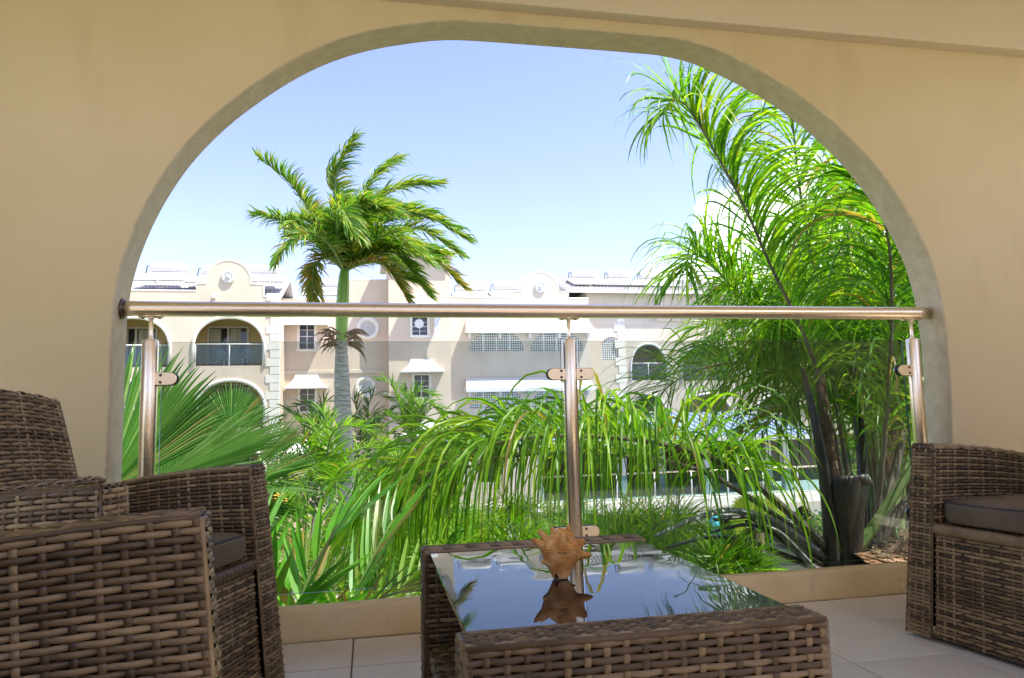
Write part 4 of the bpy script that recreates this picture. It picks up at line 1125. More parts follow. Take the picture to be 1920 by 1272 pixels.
for i, (x, y, Y, rz, lab) in enumerate([(1209, 711, YB + 0.9, 0.5, 'white plastic chair on the upper arched balcony of the gabled block'), (1315, 713, YB + 0.9, -0.6, 'white plastic chair on the balcony behind hanging palm leaves'),
                                       (420, 684, YL + 1.0, 2.6, 'left of two white chairs on the left block balcony'), (462, 684, YL + 1.0, 3.5, 'right of two white chairs on the left block balcony')]):
    o = pc if i == 0 else copy_tree(pc)
    zf = at(1216, 713, YB).z if i < 2 else at(430, 686, YL).z
    p = at(x, y, Y); o.location = (p.x, Y, zf + 0.001); o.rotation_euler = (0, 0, rz)
    tag(o, lab, 'chair', 'white plastic chairs on far balconies')

# ---- pavilion with the blue roof
YP = 29.0
pv = empty('pavilion', (at(1200, 900, YP).x, YP, GZ), 0, 'open two storey pavilion with a blue hipped roof and glass railed deck', 'building')
zf = at(1200, 938, 28.4).z; ze = at(1200, 826, YP).z
XA, XB = at(852, 828, YP).x, at(1548, 820, YP).x
yr = 33.5; zr = at(1200, 776, yr).z; xr0, xr1 = at(905, 776, yr).x, at(1400, 776, yr).x; yb = 38.3
mb = MB()
mb.add([(XA, YP, ze), (XB, YP, ze), (XB, yb, ze), (XA, yb, ze), (xr0, yr, zr), (xr1, yr, zr)], [(0, 1, 5, 4), (1, 2, 5), (2, 3, 4, 5), (3, 0, 4)])
roof = mb.build('roof', M['roof_blue'], pv); roof.modifiers.new('s', 'SOLIDIFY').thickness = 0.08
nrib = 44
for i in range(1, nrib):
    x = XA + (XB - XA) * i / nrib
    if x < xr0: t = (x - XA) / (xr0 - XA)
    elif x > xr1: t = (XB - x) / (XB - xr1)
    else: t = 1
    if t > 0.03: MB().tube([(x, YP - 0.01, ze + 0.02), (x, YP + (yr - YP) * t, ze + 0.02 + (zr - ze) * t)], 0.03, 5).build('roof_rib', M['roof_blue'], roof)
MB().box(XA - 0.02, XB + 0.02, YP - 0.06, YP - 0.005, ze - 0.16, ze + 0.05).build('gutter', M['white'], pv)
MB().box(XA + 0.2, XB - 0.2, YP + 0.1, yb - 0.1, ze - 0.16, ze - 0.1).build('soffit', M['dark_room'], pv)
MB().box(XA + 0.3, 26, 33.2, 33.4, GZ, ze - 0.17).build('back_wall', M['dark_room'], pv)  # dark sheet carrying the painted shade of the pavilion interior
for x in (1010, 1166, 1325, 1473):
    X = at(x, 880, YP + 0.5).x; MB().bev(X - 0.16, X + 0.16, YP + 0.34, YP + 0.66, zf + 0.002, ze - 0.165, 0.02).build('column', M['white'], pv)
for x in (1085, 1240, 1440):
    X = at(x, 880, 31.8).x; MB().bev(X - 0.14, X + 0.14, 31.66, 31.94, zf + 0.002, ze - 0.165, 0.02).build('column', M['white'], pv)
for x in (1120, 1200, 1290, 1390):
    X = at(x, 880, 33).x; MB().box(X - 0.05, X + 0.05, 33.1, 33.195, zf, ze - 0.17).build('glazing_bar', M['brown_door'], pv)
xs = at(1005, 940, 28.4).x
MB().bev(xs, 26.5, 28.3, 34, zf - 0.42, zf, 0.03).build('deck', M['trim'], pv)
X0, X1, Z0, Z1 = rect(858, 838, 1008, 950, 28.8)
wd = rect(900, 842, 938, 905, 28.8)
wall_holes([(X0, GZ), (X1, GZ), (X1, Z1), (X0, Z1)], [rp(wd)], 28.8, 0.25, 'end_wall', M['facade_cool'], pv)
MB().box(wd[0], wd[1], 28.95, 28.97, wd[2], wd[3]).build('window', M['window_glass'], pv)
sd_ = rect(905, 958, 958, 1040, 28.8)
dr = MB().box(sd_[0], sd_[1], 28.74, 28.795, GZ, sd_[3]).build('louvred_door', M['white'], pv)
for i in range(22):
    z = GZ + 0.15 + i * (sd_[3] - GZ - 0.2) / 22
    MB().add([(sd_[0] + 0.06, 28.70, z), (sd_[1] - 0.06, 28.70, z), (sd_[1] - 0.06, 28.738, z + 0.07), (sd_[0] + 0.06, 28.738, z + 0.07)], [(0, 1, 2, 3)]).build('slat', M['white'], dr)
MB().box(X0 - 0.1, X1 + 0.02, 28.70, 28.798, at(930, 950, 28.8).z - 0.1, at(930, 950, 28.8).z + 0.06).build('string_course', M['trim'], pv)
XE = at(1760, 950, 28.6).x
lows = [archpoly(*(rect(1487, 948, 1532, 1040, 28.6)[:2]), GZ + 0.01, rect(1487, 948, 1532, 1040, 28.6)[3], 1.0)]
for (a, b) in ((1040, 1090), (1112, 1185), (1215, 1300), (1330, 1455), (1570, 1660)):
    r = rect(a, 965, b, 1050, 28.6); lows.append([(r[0], GZ + 0.01), (r[1], GZ + 0.01), (r[1], r[3]), (r[0], r[3])])
wall_holes([(X1 + 0.02, GZ - 0.2), (XE, GZ - 0.2), (XE, zf - 0.425), (X1 + 0.02, zf - 0.425)], lows, 28.6, 0.3, 'lower_wall', M['trim'], pv)
rl2 = empty('deck_railing', (0, 0, 0)); rl2.parent = pv
yq = 28.45
MB().tube([(xs + 0.1, yq, zf + 1.08), (26.3, yq, zf + 1.08)], 0.035, 8).build('rail', M['steel'], rl2, True)
for i in range(13):
    x = xs + 0.15 + (26.1 - xs) * i / 12; MB().tube([(x, yq, zf), (x, yq, zf + 1.08)], 0.03, 8).build('post', M['plastic'], rl2, True)
MB().box(xs + 0.2, 26.2, yq + 0.02, yq + 0.035, zf + 0.06, zf + 1.0).build('glass_panel', M['far_glass'], rl2)
settle(pv)

# ---- closed teal parasols on the deck
def parasol():
    t = empty('closed_parasol')
    MB().tube([(0, 0, 0), (0, 0, 2.75)], 0.025, 10).build('pole', M['plastic'], t, True)
    vs = []; n = 32; prof = [(0.03, 2.72), (0.10, 2.55), (0.20, 2.1), (0.27, 1.5), (0.30, 1.08), (0.24, 1.0), (0.17, 0.97), (0.24, 0.80), (0.31, 0.55)]
    for (r, z) in prof:
        for j in range(n):
            a = 2 * math.pi * j / n; rr = r * (1 + 0.24 * math.cos(8 * a + 3 * z)); vs.append((math.cos(a) * rr, math.sin(a) * rr, z))
    MB().add(vs, [(i * n + j, i * n + (j + 1) % n, (i + 1) * n + (j + 1) % n, (i + 1) * n + j) for i in range(len(prof) - 1) for j in range(n)]).build('canopy', M['teal'], t, True)
    MB().lathe([(0.25, 0), (0.25, 0.06), (0.05, 0.09), (0.04, 0.3)], (0, 0, 0), 20).build('base', M['concrete'], t, True)
    return t
p0 = parasol()
for i, (x, y, Y, lab, s) in enumerate([(813, 974, 31.0, 'closed teal parasol left of the wicker table far below', 1.0), (1338, 955, 25.0, 'closed teal parasol seen through the drooping dark fronds at right', 1.05)]):
    o = p0 if i == 0 else copy_tree(p0)
    p = at(x, y, Y); o.location = (p.x, Y, max(GZ + 0.03, p.z - 2.75 * s)); o.scale = (s, s, s); tag(o, lab, 'parasol', 'closed parasols')
    if o.location.z > GZ + 0.06:
        tag(MB().bev(p.x - 0.6, p.x + 0.6, Y - 0.6, Y + 0.6, GZ + 0.031, o.location.z - 0.002, 0.03).build('plinth', M['concrete']), 'low stone plinth under the right closed parasol' if i else 'low stone plinth under the left closed parasol', 'plinth')

# ================================================================== PLANTS
def dense(path, per=8):
    P_ = catmull(path, per); d = [0.0]
    for i in range(1, len(P_)): d.append(d[-1] + (P_[i] - P_[i - 1]).length)
    return P_, d
def sample(P_, d, s):
    x = s * d[-1]
    lo, hi = 0, len(d) - 1
    while hi - lo > 1:
        m = (lo + hi) // 2
        if d[m] <= x: lo = m
        else: hi = m
    k = (x - d[lo]) / max(d[hi] - d[lo], 1e-9)
    return P_[lo].lerp(P_[hi], k), (P_[hi] - P_[lo]).normalized()
DOWN = Vector((0, 0, -1))
def blade(mb, p, d, wv, ln, w, segs, droop, wind, fold, rng, twist=0.0, late=1.0):
    st = ln / segs; vs = []
    kink = rng.randint(2, segs) if rng.random() < 0.22 and droop > 1.5 else -1
    for k in range(segs + 1):
        t = k / segs
        wk = w * min(1.0, 0.35 + 3.2 * t) * max(0.0, 1 - t ** 2.4)
        wv = wv - d * wv.dot(d)
        if wv.length < 1e-5: wv = d.orthogonal()
        wv.normalize(); nn = d.cross(wv)
        if k < segs:
            vs += [p - wv * wk * 0.5 - nn * fold * wk, p.copy(), p + wv * wk * 0.5 - nn * fold * wk]
        else: vs.append(p.copy())
        p = p + d * st
        d = d + DOWN * (droop * st * (0.25 + 1.5 * t * late)) + wind * st
        if k == kink: d = d + DOWN * 1.1
        d.normalize()
        if twist: wv = wv + nn * (twist * st)
    fs = []
    for k in range(segs - 1):
        a = 3 * k; fs += [(a, a + 1, a + 4, a + 3), (a + 1, a + 2, a + 5, a + 4)]
    a = 3 * (segs - 1); fs += [(a, a + 1, a + 3), (a + 1, a + 2, a + 3)]
    mb.add(vs, fs)
def pinnate(name, parent, path, leaf, stem, n=50, L=0.5, w=0.02, a0=70, a1=28, elev=25, droop=3.0, wind=(0, 0, 0), segs=6, start=0.15, rad=(0.014, 0.003), fold=0.18, seed=0, upv=None, prof=None, sides=(1, 1), twist=0.6, late=1.0, end=1.0, jit=1.0):
    rng = random.Random(seed); P_, dd = dense(path)
    mb = MB(); wind = Vector(wind); up0 = upv or Vector((0, 0, 1))
    k = len(P_)
    mb.mi = 1; mb.tube(P_, [rad[0] + (rad[1] - rad[0]) * (dd[i] / dd[-1]) ** 0.8 for i in range(k)], 7)
    mb.mi = 0
    for i in range(n):
        s0 = start + (end - start) * (i + 0.5) / n
        for sg in (-1, 1):
            if rng.random() > sides[0 if sg < 0 else 1]: continue
            s = min(0.998, max(0.0, s0 + rng.uniform(-0.4, 0.4) / n))
            p, T = sample(P_, dd, s)
            b = T.cross(up0)
            if b.length < 0.05: b = T.cross(Vector((0, 1, 0)))
            b.normalize(); nn = b.cross(T).normalized()
            x = (s0 - start) / (end - start)
            a = R(a0 + (a1 - a0) * x + rng.gauss(0, 5) * jit); e = R(elev + rng.gauss(0, 11) * jit)
            d = T * math.cos(a) + (b * (sg * math.cos(e)) + nn * math.sin(e)) * math.sin(a); d.normalize()
            ln = L * (prof(x) if prof else (0.45 + 0.55 * math.sin(math.pi * (0.16 + 0.62 * x))) * (1 if x < 0.85 else 1 - (x - 0.85) * 1.6)) * (rng.uniform(0.8, 1.12) if rng.random() > 0.06 else rng.uniform(0.4, 0.8))
            blade(mb, p, d, T.copy(), ln, w * rng.uniform(0.8, 1.15), segs, droop * rng.uniform(0.75, 1.3), wind, fold, rng, rng.uniform(-twist, twist) * 3, late)
    return mb.build(name, None, parent, False, [leaf, stem])
def fanleaf(parent, hub, tip, half, n, leaf, stem, base=None, facing=None, droop=0.25, split=0.74, cup=0.12, seed=0, plen=None):
    rng = random.Random(seed); hub = Vector(hub); ax = Vector(tip) - hub; Rr = ax.length; ax.normalize()
    nn = Vector(facing or (0.1, -0.8, 0.55)); nn = (nn - ax * nn.dot(ax)).normalized(); sd_ = nn.cross(ax)
    half = R(half); dth = 2 * half / n; mb = MB()
    ts = (0.02, 0.2, 0.45, split, split + (1 - split) * 0.35, split + (1 - split) * 0.7, 1.0)
    for i in range(n):
        th = -half + dth * (i + 0.5) + rng.uniform(-0.12, 0.12) * dth
        ln = Rr * (1 - 0.22 * (th / half) ** 2) * rng.uniform(0.93, 1.05)
        d = ax * math.cos(th) + sd_ * math.sin(th); pw = ax * -math.sin(th) + sd_ * math.cos(th)
        vs = []; dr = droop * rng.uniform(0.5, 1.7); bend = rng.uniform(-0.06, 0.06)
        for t in ts:
            r = ln * t
            w = 2 * r * math.tan(dth / 2) * 1.04 if t <= split else 2 * ln * split * math.tan(dth / 2) * (1 - (t - split) / (1 - split)) ** 0.8
            q_ = hub + d * r + nn * (cup * r * (th / half) ** 2 - 0.04 * r)
            if t > split: q_ = q_ + DOWN * (dr * ln * ((t - split) / (1 - split)) ** 2 * 0.3) + pw * bend * (t - split) * ln
            vs += [q_ - pw * w * 0.5 - nn * w * 0.32, q_ + nn * w * 0.24, q_ + pw * w * 0.5 - nn * w * 0.32]
        fs = []
        for k in range(len(ts) - 1):
            a = 3 * k; fs += [(a, a + 1, a + 4, a + 3), (a + 1, a + 2, a + 5, a + 4)]
        mb.add(vs, fs)
    lf = mb.build('fan_leaf', leaf, parent)
    if base is not None:
        base = Vector(base); mid = (base + hub) * 0.5 + Vector((0, 0, 0.12 * (hub - base).length))
        MB().tube(catmull([base, mid, hub, hub + ax * Rr * 0.06], 6), 0.014, 7).build('petiole', stem, lf, True)
    return lf
def frame(root):
    for ch in root.children: ch.location = ch.location - root.location
def px3(lst): return [at(*p) for p in lst]

# ---- planter ledge outside the right half of the arch
pl = empty('planter', (3.2, 4.0, -0.9), 0, 'rendered planter ledge outside the arch holding the palm clump', 'planter')
MB().box(3.1, 5.2, YW + WT + 0.004, 5.4, -0.95, -0.36).build('planter_wall', M['facade_cool'], pl)
MB().box(3.15, 5.1, YW + WT + 0.006, 5.3, -6.3, -0.952).build('pier', M['facade_cool'], pl)
so_ = MB(); n = 40; vs = []
for j in range(n + 1):
    for i in range(n + 1):
        x, y = 3.12 + 2.05 * i / n, YW + WT + 0.02 + 2.75 * j / n
        vs.append((x, y, -0.33 + 0.03 * noise.noise(Vector((x * 5, y * 5, 0))) + 0.08 * math.exp(-((x - 3.1) ** 2 + (y - 4.4) ** 2) / 0.2)))
so_.add(vs, [(a * (n + 1) + b, a * (n + 1) + b + 1, (a + 1) * (n + 1) + b + 1, (a + 1) * (n + 1) + b) for a in range(n) for b in range(n)]).build('soil', M['soil'], pl, True)
frame(pl)
lt = MB(); rg = random.Random(11)
for i in range(420):
    x, y = rg.uniform(3.13, 4.4), rg.uniform(3.4, 5.2); z = -0.31 + rg.uniform(0, 0.07)
    a = rg.uniform(0, 6.28); d = Vector((math.cos(a), math.sin(a), rg.uniform(0.0, 0.35))).normalized()
    blade(lt, Vector((x, y, z)), d, Vector((0, 0, 1)).cross(d), rg.uniform(0.08, 0.28), rg.uniform(0.008, 0.03), 5, 4.0, Vector((0, 0, 0)), 0.3, rg)
tag(lt.build('leaf_litter', M['fibre']), 'dry brown leaf litter and husks on the planter soil', 'leaf litter', kind='stuff')

# ---- the palm clump right outside the arch
pr = empty('palm_clump', at(1592, 1046, 4.42), 0, 'large clump of arching long leaved palms outside the right of the arch', 'palm')
B_, D_ = M['palm_bright'], M['palm_deep']; SG, SS = M['stem_grey'], M['stem_green']
SC = 1.3
def far(lst): return [(x, y, Y * SC) for x, y, Y in lst]
def pf(lst, leaf, stem, **kw):
    for k_ in ('L', 'w'): kw[k_] = kw[k_] * SC
    kw['droop'] = kw['droop'] / SC; kw['rad'] = tuple(r * SC for r in kw['rad']); kw['n'] = int(kw['n'] * 1.9); kw['w'] *= 0.64; kw['L'] *= 1.12; kw.setdefault('jit', 2.6)
    return pinnate('frond', pr, px3(far(lst)), leaf, stem, **kw)
pf([(1562, 1036, 3.45), (1480, 962, 3.35), (1402, 896, 3.3), (1327, 856, 3.25), (1240, 832, 3.2), (1150, 821, 3.2), (1050, 818, 3.2), (960, 826, 3.22), (880, 848, 3.25), (810, 885, 3.3), (762, 930, 3.35)],
   B_, SG, n=104, L=0.80, w=0.025, a0=80, a1=50, elev=36, droop=7.8, jit=1.7, segs=11, start=0.29, rad=(0.026, 0.004), seed=1, late=0.8, twist=1.0)
pf([(1600, 1030, 3.5), (1560, 800, 3.62), (1512, 640, 3.62), (1444, 496, 3.6), (1394, 383, 3.55), (1337, 279, 3.5), (1308, 230, 3.45), (1286, 198, 3.4), (1264, 190, 3.3), (1246, 214, 3.25)],
   B_, SG, n=104, L=0.52, w=0.024, a0=46, a1=24, elev=40, droop=3.6, segs=9, start=0.32, rad=(0.018, 0.003), seed=2, wind=(1.5, 0, 0.1), jit=1.8, sides=(0.95, 0.9), late=1.2)
pf([(1612, 1030, 3.7), (1572, 780, 3.9), (1538, 560, 4.0), (1511, 430, 4.0), (1494, 310, 3.9), (1484, 222, 3.8), (1452, 150, 3.5)],
   B_, SG, n=64, L=0.66, w=0.025, a0=56, a1=30, elev=20, droop=5.4, segs=9, start=0.3, rad=(0.02, 0.004), seed=3)
pf([(1640, 1010, 3.5), (1664, 760, 3.5), (1672, 560, 3.4), (1660, 420, 3.25), (1610, 290, 3.05)], D_, SG, n=50, L=0.7, w=0.03, a0=55, a1=30, elev=10, droop=5.5, segs=9, start=0.25, rad=(0.02, 0.004), seed=4)
pf([(1650, 1010, 3.7), (1705, 760, 3.9), (1745, 560, 3.9), (1765, 380, 3.7), (1740, 230, 3.4)], D_, SG, n=56, L=0.75, w=0.03, a0=60, a1=30, elev=10, droop=5.0, segs=9, start=0.25, rad=(0.03, 0.006), seed=5)
pf([(1600, 1010, 3.7), (1535, 770, 4.0), (1455, 630, 4.3), (1392, 562, 4.4), (1342, 505, 4.4), (1300, 478, 4.3), (1282, 512, 4.2)], B_, SS, n=60, L=0.62, w=0.028, a0=55, a1=30, elev=35, droop=4.2, segs=8, start=0.42, rad=(0.022, 0.003), seed=6)
pf([(1600, 1010, 4.0), (1545, 780, 4.2), (1450, 690, 4.2), (1350, 684, 4.1), (1262, 718, 4.0), (1205, 790, 3.95)], D_, SG, n=64, L=0.6, w=0.013, a0=62, a1=34, elev=25, droop=3.6, segs=7, start=0.34, rad=(0.018, 0.003), seed=7)
pf([(1620, 1010, 4.0), (1604, 770, 4.3), (1566, 610, 4.5), (1490, 525, 4.6), (1425, 505, 4.6), (1372, 545, 4.5)], B_, SS, n=56, L=0.66, w=0.026, a0=58, a1=34, elev=30, droop=4.2, segs=8, start=0.35, rad=(0.022, 0.003), seed=8)
pf([(1650, 1010, 3.8), (1642, 810, 4.0), (1604, 660, 4.2), (1552, 600, 4.2), (1486, 640, 4.1), (1442, 720, 4.0)], B_, SS, n=54, L=0.62, w=0.024, a0=60, a1=34, elev=25, droop=4.5, segs=8, start=0.3, rad=(0.022, 0.003), seed=9)
pf([(1660, 1010, 4.0), (1712, 810, 4.2), (1696, 660, 4.3), (1630, 570, 4.3), (1572, 604, 4.2)], B_, SS, n=54, L=0.66, w=0.024, a0=60, a1=34, elev=25, droop=4.5, segs=8, start=0.25, rad=(0.022, 0.003), seed=10)
pf([(1640, 1000, 3.9), (1626, 840, 4.0), (1586, 752, 4.0), (1508, 740, 3.9), (1436, 800, 3.8)], D_, SS, n=48, L=0.55, w=0.022, a0=62, a1=36, elev=20, droop=5, segs=7, start=0.3, rad=(0.02, 0.003), seed=11)
pf([(1600, 1036, 3.4), (1640, 985, 3.38), (1692, 905, 3.36), (1765, 800, 3.36), (1860, 700, 3.3)], D_, SS, n=30, L=0.5, w=0.024, a0=62, a1=36, elev=20, droop=5, segs=7, start=0.5, rad=(0.034, 0.012), seed=12)
pf([(1660, 1010, 4.2), (1625, 700, 4.6), (1590, 480, 4.8), (1580, 350, 4.7), (1630, 250, 4.4)], D_, SG, n=60, L=0.75, w=0.03, a0=58, a1=30, elev=15, droop=4.5, segs=8, start=0.28, rad=(0.02, 0.004), seed=13)
pf([(1640, 1010, 4.6), (1560, 820, 5.0), (1500, 690, 5.1), (1440, 620, 5.1), (1370, 610, 5.0), (1320, 660, 4.9)], D_, SS, n=60, L=0.7, w=0.022, a0=62, a1=34, elev=25, droop=3.8, segs=7, start=0.3, rad=(0.02, 0.003), seed=14)
pf([(1680, 1010, 4.6), (1690, 820, 5.0), (1650, 700, 5.1), (1590, 640, 5.1), (1530, 700, 5.0)], B_, SS, n=54, L=0.7, w=0.024, a0=62, a1=34, elev=25, droop=4.2, segs=7, start=0.25, rad=(0.02, 0.003), seed=15)
pf([(1690, 1010, 4.4), (1700, 640, 4.7), (1690, 460, 4.7), (1640, 390, 4.6), (1560, 420, 4.5)], B_, SS, n=60, L=0.72, w=0.026, a0=60, a1=34, elev=25, droop=4.2, segs=8, start=0.3, rad=(0.022, 0.003), seed=16)
pf([(1558, 1040, 3.75), (1480, 985, 3.7), (1400, 930, 3.66), (1320, 885, 3.62), (1225, 862, 3.6), (1130, 852, 3.6), (1030, 850, 3.6), (930, 862, 3.6), (850, 888, 3.62), (780, 930, 3.66), (720, 985, 3.7)],
   B_, SG, n=64, L=0.74, w=0.024, a0=80, a1=50, elev=40, droop=7.6, segs=10, start=0.46, rad=(0.02, 0.004), seed=31, late=0.8, twist=1.0, jit=1.9)
rx = random.Random(77)
for i in range(12):
    x0 = 1640 + rx.uniform(-40, 60); xm = 1600 + rx.uniform(-70, 110); ym = 560 + rx.uniform(-110, 120); sg = -1 if i % 3 else 1; Yf = 4.0 + 0.14 * i + rx.uniform(-0.2, 0.2)
    pf([(x0, 1010, Yf * 0.92), ((x0 + xm) / 2, 800, Yf * 0.97), (xm, ym + 60, Yf), (xm + sg * 60, ym - 20, Yf), (xm + sg * 130, ym - 15, Yf - 0.1), (xm + sg * 190, ym + 70, Yf - 0.15)],
       B_ if i % 4 else D_, SS, n=40, L=0.66, w=0.025, a0=60, a1=34, elev=24, droop=4.6, segs=8, start=0.34, rad=(0.02, 0.003), seed=60 + i)
# bare trunks, sheaths and spathes of the clump
def stalk(lst, r, m, name='stalk', flat=1.0, n=10): return MB().tube(catmull(px3(far(lst)), 6), [SC * r[0] + SC * (r[1] - r[0]) * i / (6 * (len(lst) - 1)) for i in range(6 * (len(lst) - 1) + 1)], n, flat=flat).build(name, m, pr, True)
stalk([(1562, 1062, 3.40), (1550, 930, 3.42), (1532, 810, 3.45), (1514, 730, 3.5), (1504, 690, 3.5)], (0.054, 0.012), M['spathe'], 'leaf_sheath', 0.6)
stalk([(1580, 1062, 3.5), (1566, 930, 3.55), (1552, 820, 3.6), (1536, 700, 3.65)], (0.042, 0.026), M['bark_brown'], 'trunk')
stalk([(1655, 1062, 4.0), (1654, 900, 4.05), (1664, 760, 4.1), (1668, 560, 4.2)], (0.085, 0.06), M['bark_brown'], 'trunk')
stalk([(1700, 1062, 4.5), (1712, 900, 4.5), (1716, 700, 4.6)], (0.07, 0.06), M['bark_brown'], 'trunk')
stalk([(1610, 1060, 3.8), (1618, 900, 3.9), (1606, 760, 4.0), (1590, 640, 4.05)], (0.045, 0.03), M['spathe'], 'leaf_sheath', 0.7)
stalk([(1620, 1062, 3.6), (1668, 985, 3.6), (1720, 920, 3.6)], (0.035, 0.03), SG, 'cut_petiole')
stalk([(1640, 1060, 3.3), (1690, 1018, 3.25), (1730, 990, 3.2)], (0.03, 0.026), M['fibre'], 'cut_petiole', 0.5)
# boat-shaped dead sheath with a curled grey tip
mb = MB(); nv_, nu_ = 22, 12; vs = []
b0, b1 = at(1594, 1060, 3.38 * SC), at(1590, 893, 3.38 * SC)
hgt = (b1 - b0).length
for j in range(nv_ + 1):
    t = j / nv_
    for i in range(nu_ + 1):
        a = R(-100 + 200 * i / nu_); r = (0.062 + 0.028 * min(1, t * 1.6)) * SC
        if t <= 0.84: c = b0.lerp(b1, t / 0.84); off = Vector((r * math.sin(a), -r * 0.7 * math.cos(a), 0))
        else:
            q_ = (t - 0.84) / 0.16; c = b1 + Vector((0.11 * q_, 0.0, 0.016 * math.sin(q_ * 2.6) - 0.075 * q_ * q_)); off = Vector((r * math.sin(a) * (1 - 0.75 * q_), -r * 0.7 * math.cos(a), 0.02 * q_ * math.cos(a)))
        vs.append(c + off)
mb.add(vs, [(j * (nu_ + 1) + i, j * (nu_ + 1) + i + 1, (j + 1) * (nu_ + 1) + i + 1, (j + 1) * (nu_ + 1) + i) for j in range(nv_) for i in range(nu_)])
mb.m = [1 if k // nu_ >= nv_ * 0.84 else 0 for k in range(len(mb.f))]
o = mb.build('dead_sheath', None, pr, True, [M['spathe'], M['spathe_grey']]); o.modifiers.new('s', 'SOLIDIFY').thickness = 0.008
for (lst, r0, r1, m) in (([(1556, 1066, 3.5), (1500, 1014, 3.45), (1440, 974, 3.4), (1370, 957, 3.35), (1300, 974, 3.3), (1228, 1006, 3.3)], 0.075, 0.016, M['spathe_grey']),
                         ([(1540, 1070, 3.4), (1470, 1042, 3.4), (1400, 1014, 3.4), (1330, 1008, 3.4), (1250, 1028, 3.4)], 0.055, 0.014, M['spathe']),
                         ([(1548, 1068, 3.45), (1490, 1030, 3.42), (1430, 992, 3.4), (1390, 985, 3.38), (1330, 1000, 3.36)], 0.05, 0.012, M['spathe']),
                         ([(1530, 1072, 3.36), (1500, 1040, 3.36), (1462, 1000, 3.36), (1432, 985, 3.36)], 0.05, 0.02, M['spathe_grey']),
                         ([(1550, 1066, 3.55), (1510, 1030, 3.55), (1460, 990, 3.5), (1410, 968, 3.48), (1340, 975, 3.45)], 0.085, 0.02, M['spathe'])):
    stalk(lst, (r0, r1), m, 'dead_frond_stalk', 0.35, 12)
frame(pr)

# ---- royal palm
Y0 = 17.0
top_ = at(643, 528, Y0)
rp_ = empty('royal_palm', (at(648, 1000, Y0).x, Y0, GZ), 0, 'tall royal palm with ringed grey trunk and windswept crown', 'palm tree')
tr = [(at(650, 1100, Y0).x, Y0, GZ), at(650, 950, Y0), at(644, 800, Y0), at(641, 700, Y0), at(640, 640, Y0)]
tp = catmull(tr, 10); nt = len(tp)
MB().tube(tp, [0.165 + 0.06 * (1 - i / nt) + 0.006 * math.sin(i * 2.1) - (0.045 * max(0, i / nt - 0.6) / 0.4) for i in range(nt)], 20).build('trunk', M['bark_grey'], rp_, True)
MB().tube(catmull([at(640, 645, Y0), at(641, 600, Y0), at(643, 555, Y0), at(645, 520, Y0), at(648, 495, Y0)], 6), [0.122 + 0.028 * math.sin(i / 24 * math.pi) - 0.05 * (i / 24) ** 3 for i in range(25)], 18).build('crownshaft', M['crownshaft'], rp_, True)
rng = random.Random(4); fb = MB()
for i in range(70):
    a = rng.uniform(0, 6.28); p = at(641, rng.uniform(620, 650), Y0) + Vector((math.cos(a) * 0.15, math.sin(a) * 0.15, 0))
    blade(fb, p, Vector((math.cos(a), math.sin(a), rng.uniform(-0.6, 0.7))).normalized(), Vector((0, 0, 1)), rng.uniform(0.3, 0.75), 0.05, 5, 5, Vector((0, 0, 0)), 0.2, rng)
fb.build('fibre_skirt', M['fibre'], rp_)
RO, YE = M['palm_royal'], M['palm_yellow']
def rf(lst, leaf=None, **kw):
    k = dict(n=140, L=0.78, w=0.044, a0=62, a1=26, elev=22, droop=2.2, segs=5, start=0.10, rad=(0.045, 0.008), wind=(1.5, 0, 0.1), jit=1.8)
    if 'L' in kw: kw['L'] *= 1.02
    k.update(kw); return pinnate('frond', rp_, [at(*p) for p in lst], leaf or RO, M['stem_green'], **k)
c0 = (646, 508, Y0)
rf([c0, (600, 425, 16.8), (545, 345, 16.6), (487, 297, 16.4)], seed=1, wind=(2.2, 0, 0.6), L=0.55)
rf([c0, (590, 452, 16.4), (535, 415, 16.0), (482, 404, 15.8)], seed=2, wind=(1.2, 0, -0.6), L=0.6)
rf([c0, (634, 420, 16.8), (630, 330, 16.7), (664, 262, 16.6)], seed=3, wind=(2.6, 0, 0.2), L=0.66)
rf([c0, (668, 420, 17.4), (700, 335, 17.6), (745, 300, 17.8)], seed=4, wind=(1.8, 0, -0.2))
rf([c0, (672, 425, 17.2), (735, 358, 17.3), (818, 345, 17.4)], seed=5, L=0.75)
rf([c0, (690, 440, 16.6), (775, 398, 16.2), (873, 446, 16.0)], seed=6, L=0.7)
rf([c0, (700, 455, 17.4), (785, 430, 17.8), (862, 478, 18.0)], seed=7, L=0.65)
rf([c0, (705, 470, 16.4), (790, 470, 16.0), (868, 538, 15.8)], YE, seed=8, L=0.55)
rf([c0, (700, 478, 16.3), (745, 478, 16.0), (802, 552, 15.8)], seed=9, L=0.6)
rf([c0, (690, 492, 16.2), (725, 500, 15.9), (764, 562, 15.7)], YE, seed=10, L=0.5)
rf([c0, (612, 482, 16.5), (588, 505, 16.2), (588, 562, 16.0)], YE, seed=11, L=0.5, wind=(0.3, 0, 0))
rf([c0, (655, 430, 16.2), (690, 385, 15.4), (735, 400, 14.8)], seed=12, L=0.75)
rf([c0, (630, 430, 16.0), (640, 395, 15.2), (668, 440, 14.6)], seed=13, L=0.7, wind=(1, 0, -0.5))
rf([c0, (670, 440, 18.0), (720, 400, 18.8), (780, 410, 19.2)], seed=14, L=0.7)
rf([c0, (610, 440, 17.8), (590, 395, 18.4), (600, 420, 19.0)], seed=15, L=0.65)
rf([c0, (690, 460, 16.0), (740, 440, 15.2), (800, 490, 14.8)], seed=16, L=0.7)
rf([c0, (622, 465, 16.0), (590, 440, 15.4), (545, 455, 15.0), (520, 490, 14.8)], seed=17, L=0.55, wind=(0.8, 0, -0.6))
rz_ = random.Random(8)
